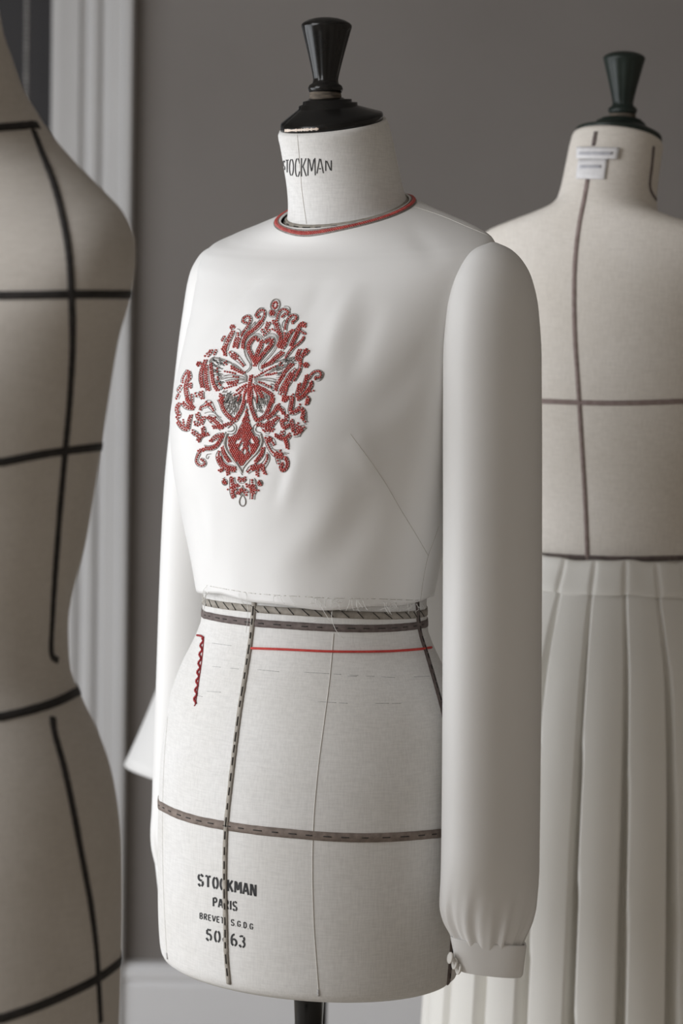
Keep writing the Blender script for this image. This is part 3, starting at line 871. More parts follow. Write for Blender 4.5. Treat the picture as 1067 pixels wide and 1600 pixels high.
# seams of the bodice
S_all = Surf(bod, slN, slF)
seam(blouse, S_b, [(547, 678), (575, 716), (600, 752), (625, 795), (648, 833), (668, 868)], M['seam'], .00032, .0010, 'dart_seam')
seam(blouse, S_b, [(684, 822), (675, 848), (667, 870), (660, 905), (655, 944)], M['seam'], .00028, .0010, 'side_seam')
seam(blouse, S_b, [(640, 322), (690, 339), (730, 356), (768, 372)], M['seam_thread'], .0005, .0010, 'shoulder_seam')
hh = project_path(S_b, [(323, 914), (360, 921), (400, 927), (460, 931), (520, 934), (580, 935), (640, 937), (683, 938)], 3)
o = stitches('hem_stitching', hh, M['seam_thread'], blouse, gap=.0042, ln=.0030, w=.0006, lift=.0012)
# loose threads at the raw hem
vfs = []
def loose(x, y, dx, dy, curl, depth=2.36):
    o_, d_ = ray(x, y)
    h = S_b.hit(x, min(y, 925)) or S_b.near(o_ + d_*2.44)
    base = h[0] + h[1]*.0015
    dist = (base - o_).length
    P = []
    for i in range(9):
        u = i/8
        a_, b_ = ray(x + dx*u + curl*math.sin(u*3.1), y + dy*u + curl*.5*math.sin(u*5))
        P.append(a_ + b_*(dist - .004*u))
    return tube_vf(P, .00022, 4)
for k in range(46):
    x = random.choice([random.uniform(322, 660), random.uniform(490, 570), random.uniform(600, 660)]); y = 925 + (x - 322)/340*19
    vfs.append(loose(x, y, random.uniform(-10, 10), random.uniform(6, 18), random.uniform(-6, 6)))
for k in range(8):
    vfs.append(loose(random.uniform(319, 324), random.uniform(915, 930), random.uniform(-9, 0), random.uniform(14, 34), random.uniform(-5, 5)))
vfs.append(loose(500, 945, -14, 38, 22)); vfs.append(loose(530, 948, 8, 42, -16)); vfs.append(loose(384, 926, 0, 64, 3))
o = mesh_obj('loose_threads', *join(*vfs), M['thread_white'], blouse, world_space=True); o['kind'] = 'stuff'

# neckline: beaded piping between two metal thread cords
R = root_matrix(blouse)
neck_ring = [R @ Vector(v) for v in rings_neck] if False else None
TR_Z = np.linspace(.404, .372, 60)
TR_R = np.array([form_ring(BL_T, z, 240, 0.0, 0.0, .10) for z in TR_Z])       # z step, angle, xyz
TR_L = np.concatenate([np.zeros((1, 240)), np.cumsum(np.linalg.norm(np.diff(TR_R, axis=0), axis=2), axis=0)])
def ring_at(dist, lift):
    """loop on the cloth at a given distance from the neck edge"""
    out = []
    for i in range(240):
        p = [float(np.interp(dist, TR_L[:, i], TR_R[:, i, c])) for c in range(3)]
        q = [float(np.interp(dist + .002, TR_L[:, i], TR_R[:, i, c])) for c in range(3)]
        dn = (Vector(q) - Vector(p)).normalized()
        tg = Vector(TR_R[0, (i + 1) % 240] - TR_R[0, i - 1]).normalized()
        nn = tg.cross(dn).normalized()
        if nn.z < 0: nn = -nn
        out.append(Vector(p) + nn*lift)
    return out
def loop_tube(d, r, lift, k=6):
    P = ring_at(d, lift); return tube_vf(P + P[:2], r, k)
trim = mesh_obj('neckline_trim', *loop_tube(.0004, .0011, .0006, 8), M['silk'], blouse)
for d, r, mt, l in ((.0012, .0005, 'thread_out', .0016), (.0022, .0004, 'thread_silver', .0014), (.0066, .0007, 'thread_out', .0014), (.0076, .0006, 'thread_out', .0012)):
    mesh_obj('metal_cord', *loop_tube(d, r, l), M[mt], trim)
bp_ = []
for d, l in ((.0033, .0018), (.0046, .0022), (.0057, .0018)):
    P = ring_at(d, l); bp_ += [tuple(p) for p in resample(P + P[:1], .0021)]
o = mesh_obj('red_beads', *beads_vf(bp_, .00100), M['bead'], trim); o['kind'] = 'stuff'

# ------------------------------------------------------------------ embroidery on the chest
ZO = {1: (270, 460), 2: (380, 460), 3: (270, 620), 4: (380, 620)}
def zp(z, p): return (ZO[z][0] + p[0]/8.208, ZO[z][1] + p[1]/8.208)
SP = 27.0   # bead pitch in traced units
def stroke_beads(pts, w):
    if len(pts) == 1: return []
    w = list(w) if isinstance(w, (list, tuple)) else [w]*len(pts)
    w = (w + [w[-1]]*len(pts))[:len(pts)]
    c = smooth_curve([(p[0], p[1], ww) for p, ww in zip(pts, w)], 10)
    c = np.array(c); seg = np.r_[0, np.cumsum(np.hypot(np.diff(c[:, 0]), np.diff(c[:, 1])))]
    L = seg[-1]
    wm = c[:, 2].max(); rows = max(1, int(round(wm*1.06/SP)))
    out = []
    for k in range(rows):
        off = (k - (rows - 1)/2)*SP*.90
        n = max(1, int(L/SP))
        for i in range(n + 1):
            s = (i + (.5 if k % 2 else 0))*L/max(1, n)
            if s > L: continue
            x, y, ww = [np.interp(s, seg, c[:, q]) for q in range(3)]
            if abs(off) > ww*.5 - SP*.27 and abs(off) > SP*.55: continue
            e = 4.0
            x2, y2 = [np.interp(min(L, s + e), seg, c[:, q]) for q in range(2)]; x1, y1 = [np.interp(max(0, s - e), seg, c[:, q]) for q in range(2)]
            tx, ty = x2 - x1, y2 - y1; l = math.hypot(tx, ty) or 1
            out.append((x - ty/l*off + random.uniform(-2, 2), y + tx/l*off + random.uniform(-2, 2)))
    return out
def stroke_outline(pts, w, extra=7):
    w = list(w) if isinstance(w, (list, tuple)) else [w]*len(pts)
    w = (w + [w[-1]]*len(pts))[:len(pts)]
    c = smooth_curve([(p[0], p[1], ww) for p, ww in zip(pts, w)], 8)
    Lf = []; Rt = []
    for i in range(len(c)):
        a = c[max(0, i - 1)]; b = c[min(len(c) - 1, i + 1)]
        tx, ty = b[0] - a[0], b[1] - a[1]; l = math.hypot(tx, ty) or 1
        h = max(c[i][2], 22)*.5 + extra
        Lf.append((c[i][0] - ty/l*h, c[i][1] + tx/l*h)); Rt.append((c[i][0] + ty/l*h, c[i][1] - tx/l*h))
    return Lf, Rt
def inside(poly, x, y):
    r = False; j = len(poly) - 1
    for i in range(len(poly)):
        xi, yi = poly[i]; xj, yj = poly[j]
        if (yi > y) != (yj > y) and x < (xj - xi)*(y - yi)/(yj - yi) + xi: r = not r
        j = i
    return r
def fill_beads(poly, holes=()):
    xs = [p[0] for p in poly]; ys = [p[1] for p in poly]; out = []
    y = min(ys) + SP*.3; k = 0
    while y < max(ys):
        x = min(xs) + (SP*.5 if k % 2 else 0)
        while x < max(xs):
            if inside(poly, x, y) and not any(inside(h, x, y) for h in holes):
                out.append((x + random.uniform(-2, 2), y + random.uniform(-2, 2)))
            x += SP
        y += SP*.86; k += 1
    return out
def ell(cx, cy, rx, ry, rot=0, n=20):
    c, s = math.cos(math.radians(rot)), math.sin(math.radians(rot))
    return [(cx + rx*math.cos(2*math.pi*i/n)*c - ry*math.sin(2*math.pi*i/n)*s, cy + rx*math.cos(2*math.pi*i/n)*s + ry*math.sin(2*math.pi*i/n)*c) for i in range(n)]

MOT = {}   # motif name -> dict(beads=[pix], lines=[(pix list, kind)])
def mot(name):
    return MOT.setdefault(name, dict(beads=[], lines=[]))
def ST(name, z, pts, w, outline=True):
    m = mot(name)
    m['beads'] += [zp(z, p) for p in stroke_beads(pts, w)]
    if outline:
        for ln in stroke_outline(pts, w): m['lines'].append(([zp(z, p) for p in ln], 'out'))
def LN(name, z, pts, kind='out', close=False):
    if close: pts = list(pts) + [pts[0]]
    mot(name)['lines'].append(([zp(z, p) for p in smooth_curve(pts, 6)], kind))
def FL(name, z, poly, holes=(), line=True):
    m = mot(name); m['beads'] += [zp(z, p) for p in fill_beads(poly, holes)]
    if line:
        m['lines'].append(([zp(z, p) for p in list(poly) + [poly[0]]], 'out'))
        for h in holes: m['lines'].append(([zp(z, p) for p in list(h) + [h[0]]], 'out'))

# crown of curls
N_ = 'beaded_crown'
e = ell(418, 150, 28, 40, 12, 12); mot(N_)['beads'] += [zp(2, p) for p in ell(418, 150, 28, 42, 12, 9)]
LN(N_, 2, ell(420, 150, 55, 76, 14), 'out', True); LN(N_, 2, ell(420, 148, 64, 84, 14), 'silver', True)
FL(N_, 2, ell(380, 255, 36, 38, 0)); LN(N_, 2, ell(380, 255, 50, 56), 'silver', True)
ST(N_, 2, [(225, 290), (195, 300), (178, 275), (200, 240), (240, 212), (278, 222), (288, 262), (272, 310), (250, 350)], 26)
ST(N_, 2, [(250, 350), (215, 395), (170, 440), (115, 485), (65, 525), (30, 580), (12, 640), (8, 700)], [55, 62, 60, 52, 42, 36, 30, 25])
LN(N_, 2, [(150, 280), (190, 210), (230, 180), (275, 185)]); LN(N_, 2, [(85, 460), (110, 420), (150, 370), (165, 350), (160, 390), (130, 430)])
ST(N_, 2, [(340, 365), (320, 410), (300, 455)], [48, 36, 10]); ST(N_, 2, [(250, 460), (268, 492)], 32); ST(N_, 2, [(345, 465), (305, 505), (275, 530)], [30, 28, 12])
ST(N_, 2, [(385, 360), (425, 375), (445, 420), (460, 470), (485, 520), (495, 570), (480, 620), (455, 680)], [40, 52, 62, 58, 48, 38, 30, 24])
ST(N_, 2, [(385, 455), (430, 480), (470, 510)], [26, 36, 30], False)
ST(N_, 2, [(505, 300), (525, 285), (548, 262), (580, 262), (590, 235), (560, 208), (520, 203), (480, 230), (455, 280), (443, 345)], 27)
LN(N_, 2, [(530, 165), (570, 160), (605, 185), (610, 215)])
ST(N_, 2, [(650, 382), (640, 355), (665, 345), (692, 318), (685, 285), (650, 275), (610, 295), (580, 340), (560, 390), (550, 440), (545, 480)], 28)
LN(N_, 2, [(700, 270), (712, 300), (705, 335)]); LN(N_, 2, [(540, 330), (515, 370), (505, 410), (520, 440), (540, 400), (545, 340)])
ST(N_, 2, [(545, 490), (540, 540), (545, 600), (520, 660), (490, 710)], [30, 42, 72, 76, 50]); ST(N_, 2, [(650, 465), (605, 510), (575, 560), (548, 610)], [18, 46, 56, 50])
LN(N_, 2, [(690, 440), (650, 462), (620, 480)])
ST(N_, 2, [(785, 428), (802, 402), (780, 380), (745, 395), (725, 430), (710, 470), (695, 520), (670, 570), (640, 630), (625, 680)], [24, 24, 24, 30, 42, 48, 46, 46, 50, 50])
ST(N_, 2, [(730, 470), (770, 495), (805, 515)], [30, 30, 22]); ST(N_, 2, [(785, 555), (770, 590), (730, 630), (690, 660), (650, 690), (610, 740), (580, 780), (555, 820)], [18, 22, 28, 30, 32, 35, 28, 12])
ST(N_, 2, [(520, 750), (470, 790), (420, 830), (370, 880), (310, 910), (250, 940)], [56, 60, 52, 42, 30, 22])
FL(N_, 1, ell(775, 430, 34, 30)); ST(N_, 1, [(790, 480), (760, 530), (730, 590), (700, 650), (680, 720)], [35, 46, 48, 58, 60]); ST(N_, 1, [(680, 550), (645, 605)], 28)
ST(N_, 1, [(650, 690), (680, 740), (685, 795)], [40, 30, 8])
ST(N_, 1, [(850, 490), (850, 560), (830, 630), (815, 690)], [30, 62, 66, 66]); LN(N_, 1, [(835, 450), (860, 455), (885, 490)])
ST(N_, 1, [(740, 740), (780, 780), (830, 820), (880, 870), (930, 930)], [25, 68, 66, 46, 26])
ST(N_, 1, [(955, 372), (920, 365), (915, 330), (945, 300), (990, 290), (1008, 330), (990, 385), (960, 440), (920, 490), (890, 540)], [26, 26, 26, 28, 28, 28, 26, 28, 30, 36])
LN(N_, 1, [(890, 370), (895, 330), (925, 295)])
# heart
N_ = 'beaded_heart'
lob = [(262, 565), (235, 530), (195, 508), (150, 515), (100, 545), (55, 590), (30, 650), (20, 720), (35, 790), (65, 850), (95, 900), (90, 950), (55, 985), (30, 1000)]
lob_i = [(252, 590), (228, 550), (190, 533), (150, 542), (105, 580), (65, 640), (52, 710), (67, 780), (100, 850), (120, 910), (105, 965), (60, 1005)]
for p, k in ((lob, 'out'), ([(x + 14, y + 12) for x, y in lob], 'silver'), (lob_i, 'out')): LN(N_, 2, p, k)
rob = [(275, 555), (320, 520), (380, 508), (430, 530), (458, 590), (448, 660), (412, 732), (362, 795), (305, 855), (268, 905), (262, 950), (255, 990), (222, 985), (205, 950), (215, 900), (260, 840), (320, 770), (380, 700), (415, 640), (420, 590), (400, 550), (360, 545), (310, 562), (280, 590)]
LN(N_, 2, rob); LN(N_, 2, [(300, 545), (375, 522), (428, 550), (440, 600), (425, 660), (392, 725), (335, 795), (280, 850), (240, 905), (235, 960)], 'silver')
ST(N_, 2, [(205, 600), (190, 572), (150, 572), (112, 610), (84, 660), (80, 710), (104, 760), (132, 810), (152, 850)], [30, 34, 40, 46, 50, 50, 52, 50, 46])
ST(N_, 2, [(245, 600), (240, 660), (215, 720), (195, 770), (180, 820)], [30, 44, 56, 50, 40])
ST(N_, 2, [(285, 630), (320, 605), (372, 585), (382, 625), (352, 675), (312, 722), (270, 770), (232, 820), (200, 860)], [36, 40, 44, 46, 46, 46, 44, 42, 40])
FL(N_, 2, [(120, 830), (235, 820), (185, 940), (150, 935)], (), False)
# outer arms of the butterfly antenna and side bands
N_ = 'beaded_side_spray'
ST(N_, 2, [(735, 715), (715, 760), (700, 810), (695, 850)], [30, 36, 42, 34]); ST(N_, 2, [(805, 710), (800, 760), (760, 800), (740, 860), (745, 900)], [42, 42, 36, 36, 34]); ST(N_, 2, [(848, 730), (805, 780)], 22)
ST(N_, 2, [(745, 900), (735, 960), (700, 1010), (690, 1030)], 36); FL(N_, 2, ell(810, 915, 36, 32)); LN(N_, 2, [(800, 880), (825, 878), (848, 900)])
ST(N_, 2, [(690, 960), (650, 1010), (610, 1070), (580, 1130), (540, 1190), (500, 1260), (475, 1300)], [30, 62, 78, 82, 76, 60, 30])
ST(N_, 2, [(580, 1180), (570, 1230), (550, 1290), (540, 1340), (535, 1395)], [60, 52, 62, 72, 62], False); ST(N_, 2, [(612, 1310), (580, 1340)], 42, False); ST(N_, 2, [(735, 980), (700, 1045), (660, 1110)], 28)
ST(N_, 2, [(930, 1095), (945, 1065), (978, 1075), (1002, 1040), (990, 1000), (950, 993), (905, 1010), (870, 1050), (850, 1085)], 27)
LN(N_, 2, [(1000, 980), (1035, 1010), (1030, 1060), (990, 1110), (945, 1120)])
ST(N_, 2, [(820, 1040), (815, 1100), (795, 1160), (770, 1220), (745, 1260)], [18, 46, 46, 40, 36]); ST(N_, 2, [(875, 1125), (880, 1170), (850, 1220), (800, 1280), (760, 1320), (700, 1350)], [40, 36, 36, 36, 42, 50])
ST(N_, 2, [(905, 1240), (860, 1250), (830, 1260)], 36, False); ST(N_, 2, [(725, 1150), (725, 1200), (710, 1270), (700, 1330)], [15, 42, 52, 52]); ST(N_, 2, [(650, 1290), (645, 1395)], 26); ST(N_, 2, [(830, 1320), (850, 1360), (815, 1395)], 28)
ST(N_, 1, [(510, 720), (490, 760), (450, 790)], [25, 36, 42]); ST(N_, 1, [(570, 722), (545, 780)], 24); ST(N_, 1, [(430, 800), (470, 802)], 30, False); FL(N_, 1, ell(350, 900, 38, 27, -20))
ST(N_, 1, [(440, 850), (410, 920), (385, 990), (380, 1060), (385, 1130), (400, 1200)], [25, 36, 36, 36, 42, 50]); ST(N_, 1, [(440, 920), (440, 1000), (440, 1080), (450, 1150), (470, 1240)], [36, 52, 56, 62, 52])
ST(N_, 1, [(385, 1250), (380, 1300), (400, 1345)], [50, 52, 30]); ST(N_, 1, [(300, 1290), (345, 1302)], 42); LN(N_, 1, [(365, 960), (345, 1050), (350, 1130), (370, 1190)])
ST(N_, 1, [(210, 985), (180, 1030), (150, 1090), (145, 1140)], 36); ST(N_, 1, [(220, 1000), (235, 1070), (205, 1110), (185, 1180), (190, 1260), (210, 1330), (225, 1390)], [40, 42, 36, 36, 46, 52, 52])
ST(N_, 1, [(240, 1150), (235, 1205)], 42); ST(N_, 1, [(130, 1180), (92, 1230), (112, 1255)], 36); ST(N_, 1, [(92, 1290), (70, 1345)], 32); ST(N_, 1, [(262, 1290), (262, 1390)], 26)
ST(N_, 3, [(150, 80), (190, 130), (250, 150), (292, 155)], [62, 58, 50, 22]); ST(N_, 3, [(190, 20), (230, 80), (270, 130)], [50, 62, 42], False); ST(N_, 3, [(112, 88), (80, 130), (75, 190), (98, 240), (68, 285)], [30, 42, 42, 42, 22])
ST(N_, 3, [(82, 320), (120, 370), (160, 402), (210, 420)], [36, 52, 56, 42]); ST(N_, 3, [(152, 300), (160, 360)], 26, False); ST(N_, 3, [(252, 238), (232, 300), (216, 370), (214, 412)], [18, 42, 42, 42]); LN(N_, 3, [(130, 432), (190, 448), (235, 430)])
ST(N_, 4, [(640, 30), (630, 100), (615, 190), (650, 208), (700, 180), (740, 160), (780, 190), (770, 260), (758, 295)], [46, 56, 56, 52, 62, 52, 42, 42, 30]); ST(N_, 4, [(735, 105), (702, 170)], 30, False)
ST(N_, 4, [(770, 260), (800, 320), (828, 342)], [30, 36, 12]); ST(N_, 4, [(550, 15), (530, 75)], [72, 22]); ST(N_, 4, [(832, 30), (830, 80), (800, 92)], 40); LN(N_, 4, [(790, 150), (815, 200), (820, 300)])
ST(N_, 4, [(625, 300), (640, 360), (650, 420), (652, 455)], [42, 46, 46, 22]); ST(N_, 4, [(650, 490), (700, 480), (740, 420), (802, 383)], [42, 52, 72, 30]); ST(N_, 4, [(700, 345), (706, 420)], [20, 52], False); LN(N_, 4, [(820, 400), (770, 440), (730, 515)])
# leaf drops between
N_ = 'beaded_leaf_sprig'
for p, w in (([(330, 215), (340, 260), (355, 310)], [42, 52, 15]), ([(412, 258), (395, 310), (385, 352)], [42, 46, 20]), ([(288, 340), (325, 350), (352, 372)], [42, 46, 12]), ([(400, 395), (410, 440), (400, 482)], [42, 46, 30]),
             ([(262, 440), (300, 470), (342, 500)], [36, 52, 26]), ([(472, 478), (410, 490), (362, 520), (340, 572)], [26, 36, 46, 46])): ST(N_, 3, p, w)
for p, w in (([(565, 240), (565, 290), (545, 332)], [36, 46, 26]), ([(500, 300), (510, 350), (515, 392)], [42, 40, 8]), ([(530, 412), (570, 382), (602, 370)], [26, 62, 42]), ([(520, 440), (510, 480), (495, 512)], [42, 52, 32]),
             ([(418, 490), (470, 520), (530, 540), (580, 520), (612, 480)], [25, 42, 46, 52, 32]), ([(550, 550), (570, 600), (576, 662)], [42, 42, 20])): ST(N_, 4, p, w)
# acanthus leaves
N_ = 'beaded_acanthus_leaf'
ST(N_, 3, [(365, 182), (380, 140), (430, 120), (470, 90), (510, 140), (545, 190)], [22, 30, 42, 72, 52, 26]); LN(N_, 3, [(545, 190), (580, 240), (630, 270)])
ST(N_, 3, [(460, 262), (520, 290), (570, 330), (610, 370), (640, 425)], [40, 92, 72, 82, 30]); ST(N_, 3, [(525, 392), (600, 390), (680, 370), (740, 345), (782, 352)], [40, 52, 62, 36, 22], False); LN(N_, 3, [(420, 215), (470, 200), (540, 210), (600, 270), (650, 320)])
ST(N_, 3, [(498, 572), (540, 535), (600, 500), (660, 490)], [10, 46, 52, 42]); ST(N_, 3, [(660, 500), (620, 560), (580, 620), (530, 650), (470, 660), (420, 660)], [40, 36, 42, 52, 52, 42])
ST(N_, 3, [(420, 670), (380, 690), (345, 680)], [50, 62, 30], False); ST(N_, 3, [(350, 720), (325, 780), (320, 830), (350, 870), (400, 880), (428, 850), (405, 812), (375, 800)], [36, 30, 30, 30, 27, 26, 26, 22])
LN(N_, 3, [(415, 620), (480, 630), (560, 610)]); LN(N_, 3, [(500, 730), (450, 740), (440, 780), (460, 795), (475, 760)])
ST(N_, 3, [(612, 690), (600, 760), (630, 840), (690, 900), (760, 920), (832, 932)], [20, 62, 72, 82, 82, 50]); ST(N_, 3, [(606, 952), (660, 930)], 40, False); ST(N_, 3, [(722, 995), (720, 940)], 42, False); ST(N_, 3, [(650, 640), (670, 720), (710, 790), (742, 832)], [20, 42, 42, 15])
ST(N_, 4, [(308, 282), (360, 250), (410, 200), (450, 140), (482, 108)], [26, 42, 46, 62, 20]); ST(N_, 4, [(460, 150), (510, 180), (526, 232)], [52, 42, 20], False); LN(N_, 4, [(490, 120), (540, 160), (550, 220)]); LN(N_, 4, [(400, 250), (440, 238), (475, 250)])
ST(N_, 4, [(190, 360), (240, 360), (300, 390), (350, 360), (400, 310), (462, 268)], [25, 42, 92, 102, 82, 40]); ST(N_, 4, [(270, 440), (330, 430), (402, 430)], [42, 62, 30], False); LN(N_, 4, [(290, 470), (340, 480), (340, 450)])
ST(N_, 4, [(280, 520), (330, 540), (380, 570), (415, 625)], [30, 62, 62, 18]); ST(N_, 4, [(300, 550), (330, 620), (380, 700), (440, 740), (500, 760), (562, 770)], [42, 42, 52, 72, 72, 52]); ST(N_, 4, [(485, 688), (500, 720)], 36, False)
ST(N_, 4, [(550, 780), (580, 830), (576, 890), (540, 940), (502, 930), (490, 890), (522, 850)], [42, 32, 32, 32, 32, 28, 24]); ST(N_, 4, [(440, 780), (462, 852)], 36); LN(N_, 4, [(370, 660), (430, 680), (500, 675)]); LN(N_, 4, [(530, 710), (592, 725)]); LN(N_, 4, [(470, 920), (500, 962), (552, 956)])
ST(N_, 4, [(320, 730), (320, 790), (290, 850), (240, 900), (180, 900), (110, 920), (60, 970)], [20, 46, 56, 72, 72, 62, 30]); ST(N_, 4, [(270, 930), (292, 992)], [52, 20], False); ST(N_, 4, [(190, 950), (190, 1012)], [42, 10], False); ST(N_, 4, [(270, 650), (250, 730), (200, 800), (160, 842)], [26, 42, 42, 15])
LN(N_, 4, [(310, 710), (350, 760), (345, 800)]); LN(N_, 4, [(290, 940), (310, 1000)])
# spade with its double cord
N_ = 'beaded_spade'
sp = [(957, 118), (968, 180), (978, 250), (1000, 340), (1030, 440), (1060, 500), (1118, 540), (1120, 600), (1090, 670), (1045, 735), (983, 800), (930, 860), (890, 886), (850, 850), (800, 790), (750, 700), (722, 620), (720, 525), (770, 505), (830, 470), (862, 400), (905, 320), (935, 240), (947, 180)]
hl = [[(790, 612), (820, 560), (890, 535), (875, 600)], [(855, 705), (865, 645), (912, 585), (912, 660)], [(912, 765), (915, 690), (940, 640), (955, 710)], [(980, 520), (1035, 535), (1072, 595), (1015, 604)], [(968, 605), (1005, 650), (1015, 720), (982, 690)]]
FL(N_, 3, sp, hl)
for p in ([(690, 380), (730, 335), (790, 340), (825, 390), (805, 455), (755, 480), (722, 470)], [(715, 402), (760, 365), (790, 382), (795, 420), (760, 442), (712, 442)],
          [(690, 450), (668, 520), (660, 600), (690, 700), (760, 800), (840, 900), (900, 1000)], [(722, 470), (700, 530), (692, 610), (722, 695), (790, 790), (860, 880), (905, 955)]):
    LN(N_, 3, p)
    LN(N_, 3, [(x + 5, y + 4) for x, y in p])
LN(N_, 3, [(706, 470), (684, 540), (677, 610), (707, 698), (776, 796), (850, 890), (903, 975)], 'white')
for p in ([(190, 340), (150, 370), (140, 430), (170, 480), (215, 492)], [(215, 380), (185, 385), (170, 420), (190, 450), (240, 462)], [(245, 470), (268, 560), (246, 640), (195, 722), (105, 805), (22, 905), (2, 970)], [(215, 492), (232, 560), (212, 640), (162, 720), (82, 810), (2, 905)]):
    LN(N_, 4, p); LN(N_, 4, [(x - 5, y + 4) for x, y in p])
LN(N_, 4, [(230, 480), (250, 560), (229, 640), (178, 721), (93, 808), (12, 905)], 'white')
# tail pendant
N_ = 'beaded_tail'
FL(N_, 3, ell(680, 1088, 33, 36)); LN(N_, 3, [(640, 1070), (645, 1110), (680, 1135), (712, 1110)]); LN(N_, 3, [(645, 1050), (680, 1030)])
ST(N_, 3, [(770, 1030), (775, 1090), (790, 1160), (780, 1220), (792, 1292)], [52, 62, 92, 62, 42]); ST(N_, 3, [(715, 1182), (760, 1160)], 30, False); ST(N_, 3, [(858, 1128), (800, 1140)], 46, False)
ST(N_, 3, [(850, 1040), (895, 1070), (948, 1040)], [30, 62, 30]); ST(N_, 3, [(845, 1245), (872, 1210), (905, 1185)], [52, 48, 36]); ST(N_, 3, [(965, 1245), (938, 1210), (915, 1190)], [52, 48, 36])
LN(N_, 3, [(905, 1130), (890, 1180)]); LN(N_, 3, [(905, 1130), (925, 1180)])
for k in (0, 6): LN(N_, 3, [(905, 1252 - k), (872 - k, 1310), (872 - k, 1370), (905, 1398 + k), (938 + k, 1370), (938 + k, 1310), (905, 1252 - k)])
FL(N_, 4, ell(220, 1108, 30, 38)); LN(N_, 4, [(205, 1065), (240, 1065), (262, 1105), (245, 1140)])
ST(N_, 4, [(125, 1050), (130, 1120), (140, 1190), (130, 1250), (125, 1312)], [46, 62, 82, 52, 50]); ST(N_, 4, [(45, 1130), (110, 1150)], 50, False); ST(N_, 4, [(205, 1195), (150, 1190)], 30, False); LN(N_, 4, [(150, 1040), (175, 1075), (180, 1110)])
# butterfly
N_ = 'beaded_butterfly'
ST(N_, 2, [(112, 1045), (108, 1090), (98, 1130), (92, 1200), (86, 1300), (85, 1395)], [40, 52, 42, 32, 30, 22], False)
for p, w in (([(160, 1070), (230, 1030), (300, 990), (360, 960), (420, 930)], 26), ([(300, 1042), (370, 1030), (440, 1015)], 28), ([(215, 1130), (260, 1140), (310, 1165), (360, 1190)], [25, 36, 36, 26]), ([(640, 900), (590, 950), (545, 1000), (500, 1080), (450, 1150), (425, 1235)], [36, 30, 44, 30, 40, 40]),
             ([(480, 890), (505, 925)], 42), ([(130, 1170), (180, 1215), (240, 1280), (260, 1330)], [40, 36, 28, 26]), ([(180, 1190), (270, 1225), (335, 1265), (388, 1310), (385, 1390)], [30, 30, 30, 40, 46]), ([(118, 1190), (128, 1280), (118, 1390)], 26), ([(160, 1230), (192, 1310), (192, 1390)], 24), ([(40, 1200), (20, 1300), (20, 1390)], 26)): ST(N_, 2, p, w, False)
for p, w in (([(760, 940), (820, 970), (880, 1000), (930, 1022)], [46, 52, 42, 20]), ([(680, 995), (740, 1005), (810, 1020)], 28), ([(790, 1062), (850, 1072)], 22), ([(710, 1150), (780, 1140), (850, 1120)], [42, 42, 20]), ([(675, 1212), (750, 1190), (820, 1170)], 24), ([(830, 1240), (880, 1200), (950, 1160)], [36, 36, 26]),
             ([(500, 900), (510, 960), (520, 1050), (530, 1130), (560, 1200), (592, 1240)], [36, 26, 26, 26, 40, 30]), ([(690, 868), (690, 905)], 40), ([(585, 960), (590, 1000)], 36), ([(590, 1070), (595, 1095)], 36), ([(610, 1150), (625, 1170)], 30), ([(610, 1290), (660, 1340), (640, 1395)], [46, 46, 46]),
             ([(980, 1190), (930, 1300), (920, 1390)], [32, 28, 26]), ([(930, 1180), (870, 1260), (800, 1300)], [30, 26, 24]), ([(1010, 1200), (990, 1300), (970, 1390)], 26), ([(880, 1290), (850, 1370)], 24)): ST(N_, 1, p, w, False)
ST(N_, 3, [(612, 30), (640, 90), (662, 160), (702, 220), (762, 280), (812, 302), (852, 240), (890, 180), (912, 120), (932, 40)], [56, 56, 52, 52, 46, 42, 42, 42, 36, 30])
ST(N_, 4, [(100, 20), (112, 120), (150, 230), (182, 300), (240, 288), (300, 240), (332, 170), (362, 90), (390, 20)], [40, 40, 42, 42, 46, 46, 46, 46, 42])
for p in ([(690, 870), (800, 900), (900, 980), (965, 1060)], [(740, 880), (850, 960), (965, 1075)], [(660, 1080), (760, 1068), (880, 1080), (965, 1098)], [(680, 1112), (800, 1092), (965, 1108)], [(660, 1050), (760, 1035), (880, 1050), (965, 1085)], [(500, 860), (530, 820), (600, 820), (690, 850), (760, 880)], [(480, 880), (500, 830), (550, 805)], [(850, 1150), (900, 1130), (965, 1115)]): LN(N_, 1, p, 'out'); LN(N_, 1, [(x, y + 9) for x, y in p], 'silver')
for p in ([(150, 1090), (240, 1085), (350, 1080), (430, 1100)], [(150, 1105), (260, 1100), (370, 1115), (430, 1125)], [(150, 1075), (250, 1050), (350, 1000), (440, 920), (560, 840)], [(430, 870), (540, 835), (690, 800)], [(160, 1115), (260, 1165), (340, 1200)], [(150, 1130), (240, 1190), (330, 1240)], [(340, 1000), (400, 980), (440, 950)], [(250, 1230), (330, 1300), (350, 1380)], [(210, 1230), (270, 1320), (290, 1390)]): LN(N_, 2, p, 'out'); LN(N_, 2, [(x, y + 9) for x, y in p], 'silver')
def scribble(name, z, poly, n, ln, center):
    xs = [p[0] for p in poly]; ys = [p[1] for p in poly]; k = 0
    while k < n:
        x = random.uniform(min(xs), max(xs)); y = random.uniform(min(ys), max(ys))
        if not inside(poly, x, y): continue
        a = math.atan2(y - center[1], x - center[0]) + random.uniform(-.5, .5)
        l = ln*random.uniform(.5, 1.2)
        mot(name)['lines'].append(([zp(z, (x - math.cos(a)*l*.5, y - math.sin(a)*l*.5)), zp(z, (x + math.cos(a)*l*.5, y + math.sin(a)*l*.5))], random.choice(['dark', 'out', 'out', 'silver'])))
        k += 1
scribble(N_, 1, [(490, 860), (530, 820), (640, 830), (740, 870), (640, 940), (640, 1050), (660, 1150), (650, 1240), (560, 1150), (520, 1020), (500, 930)], 150, 46, (985, 1090))
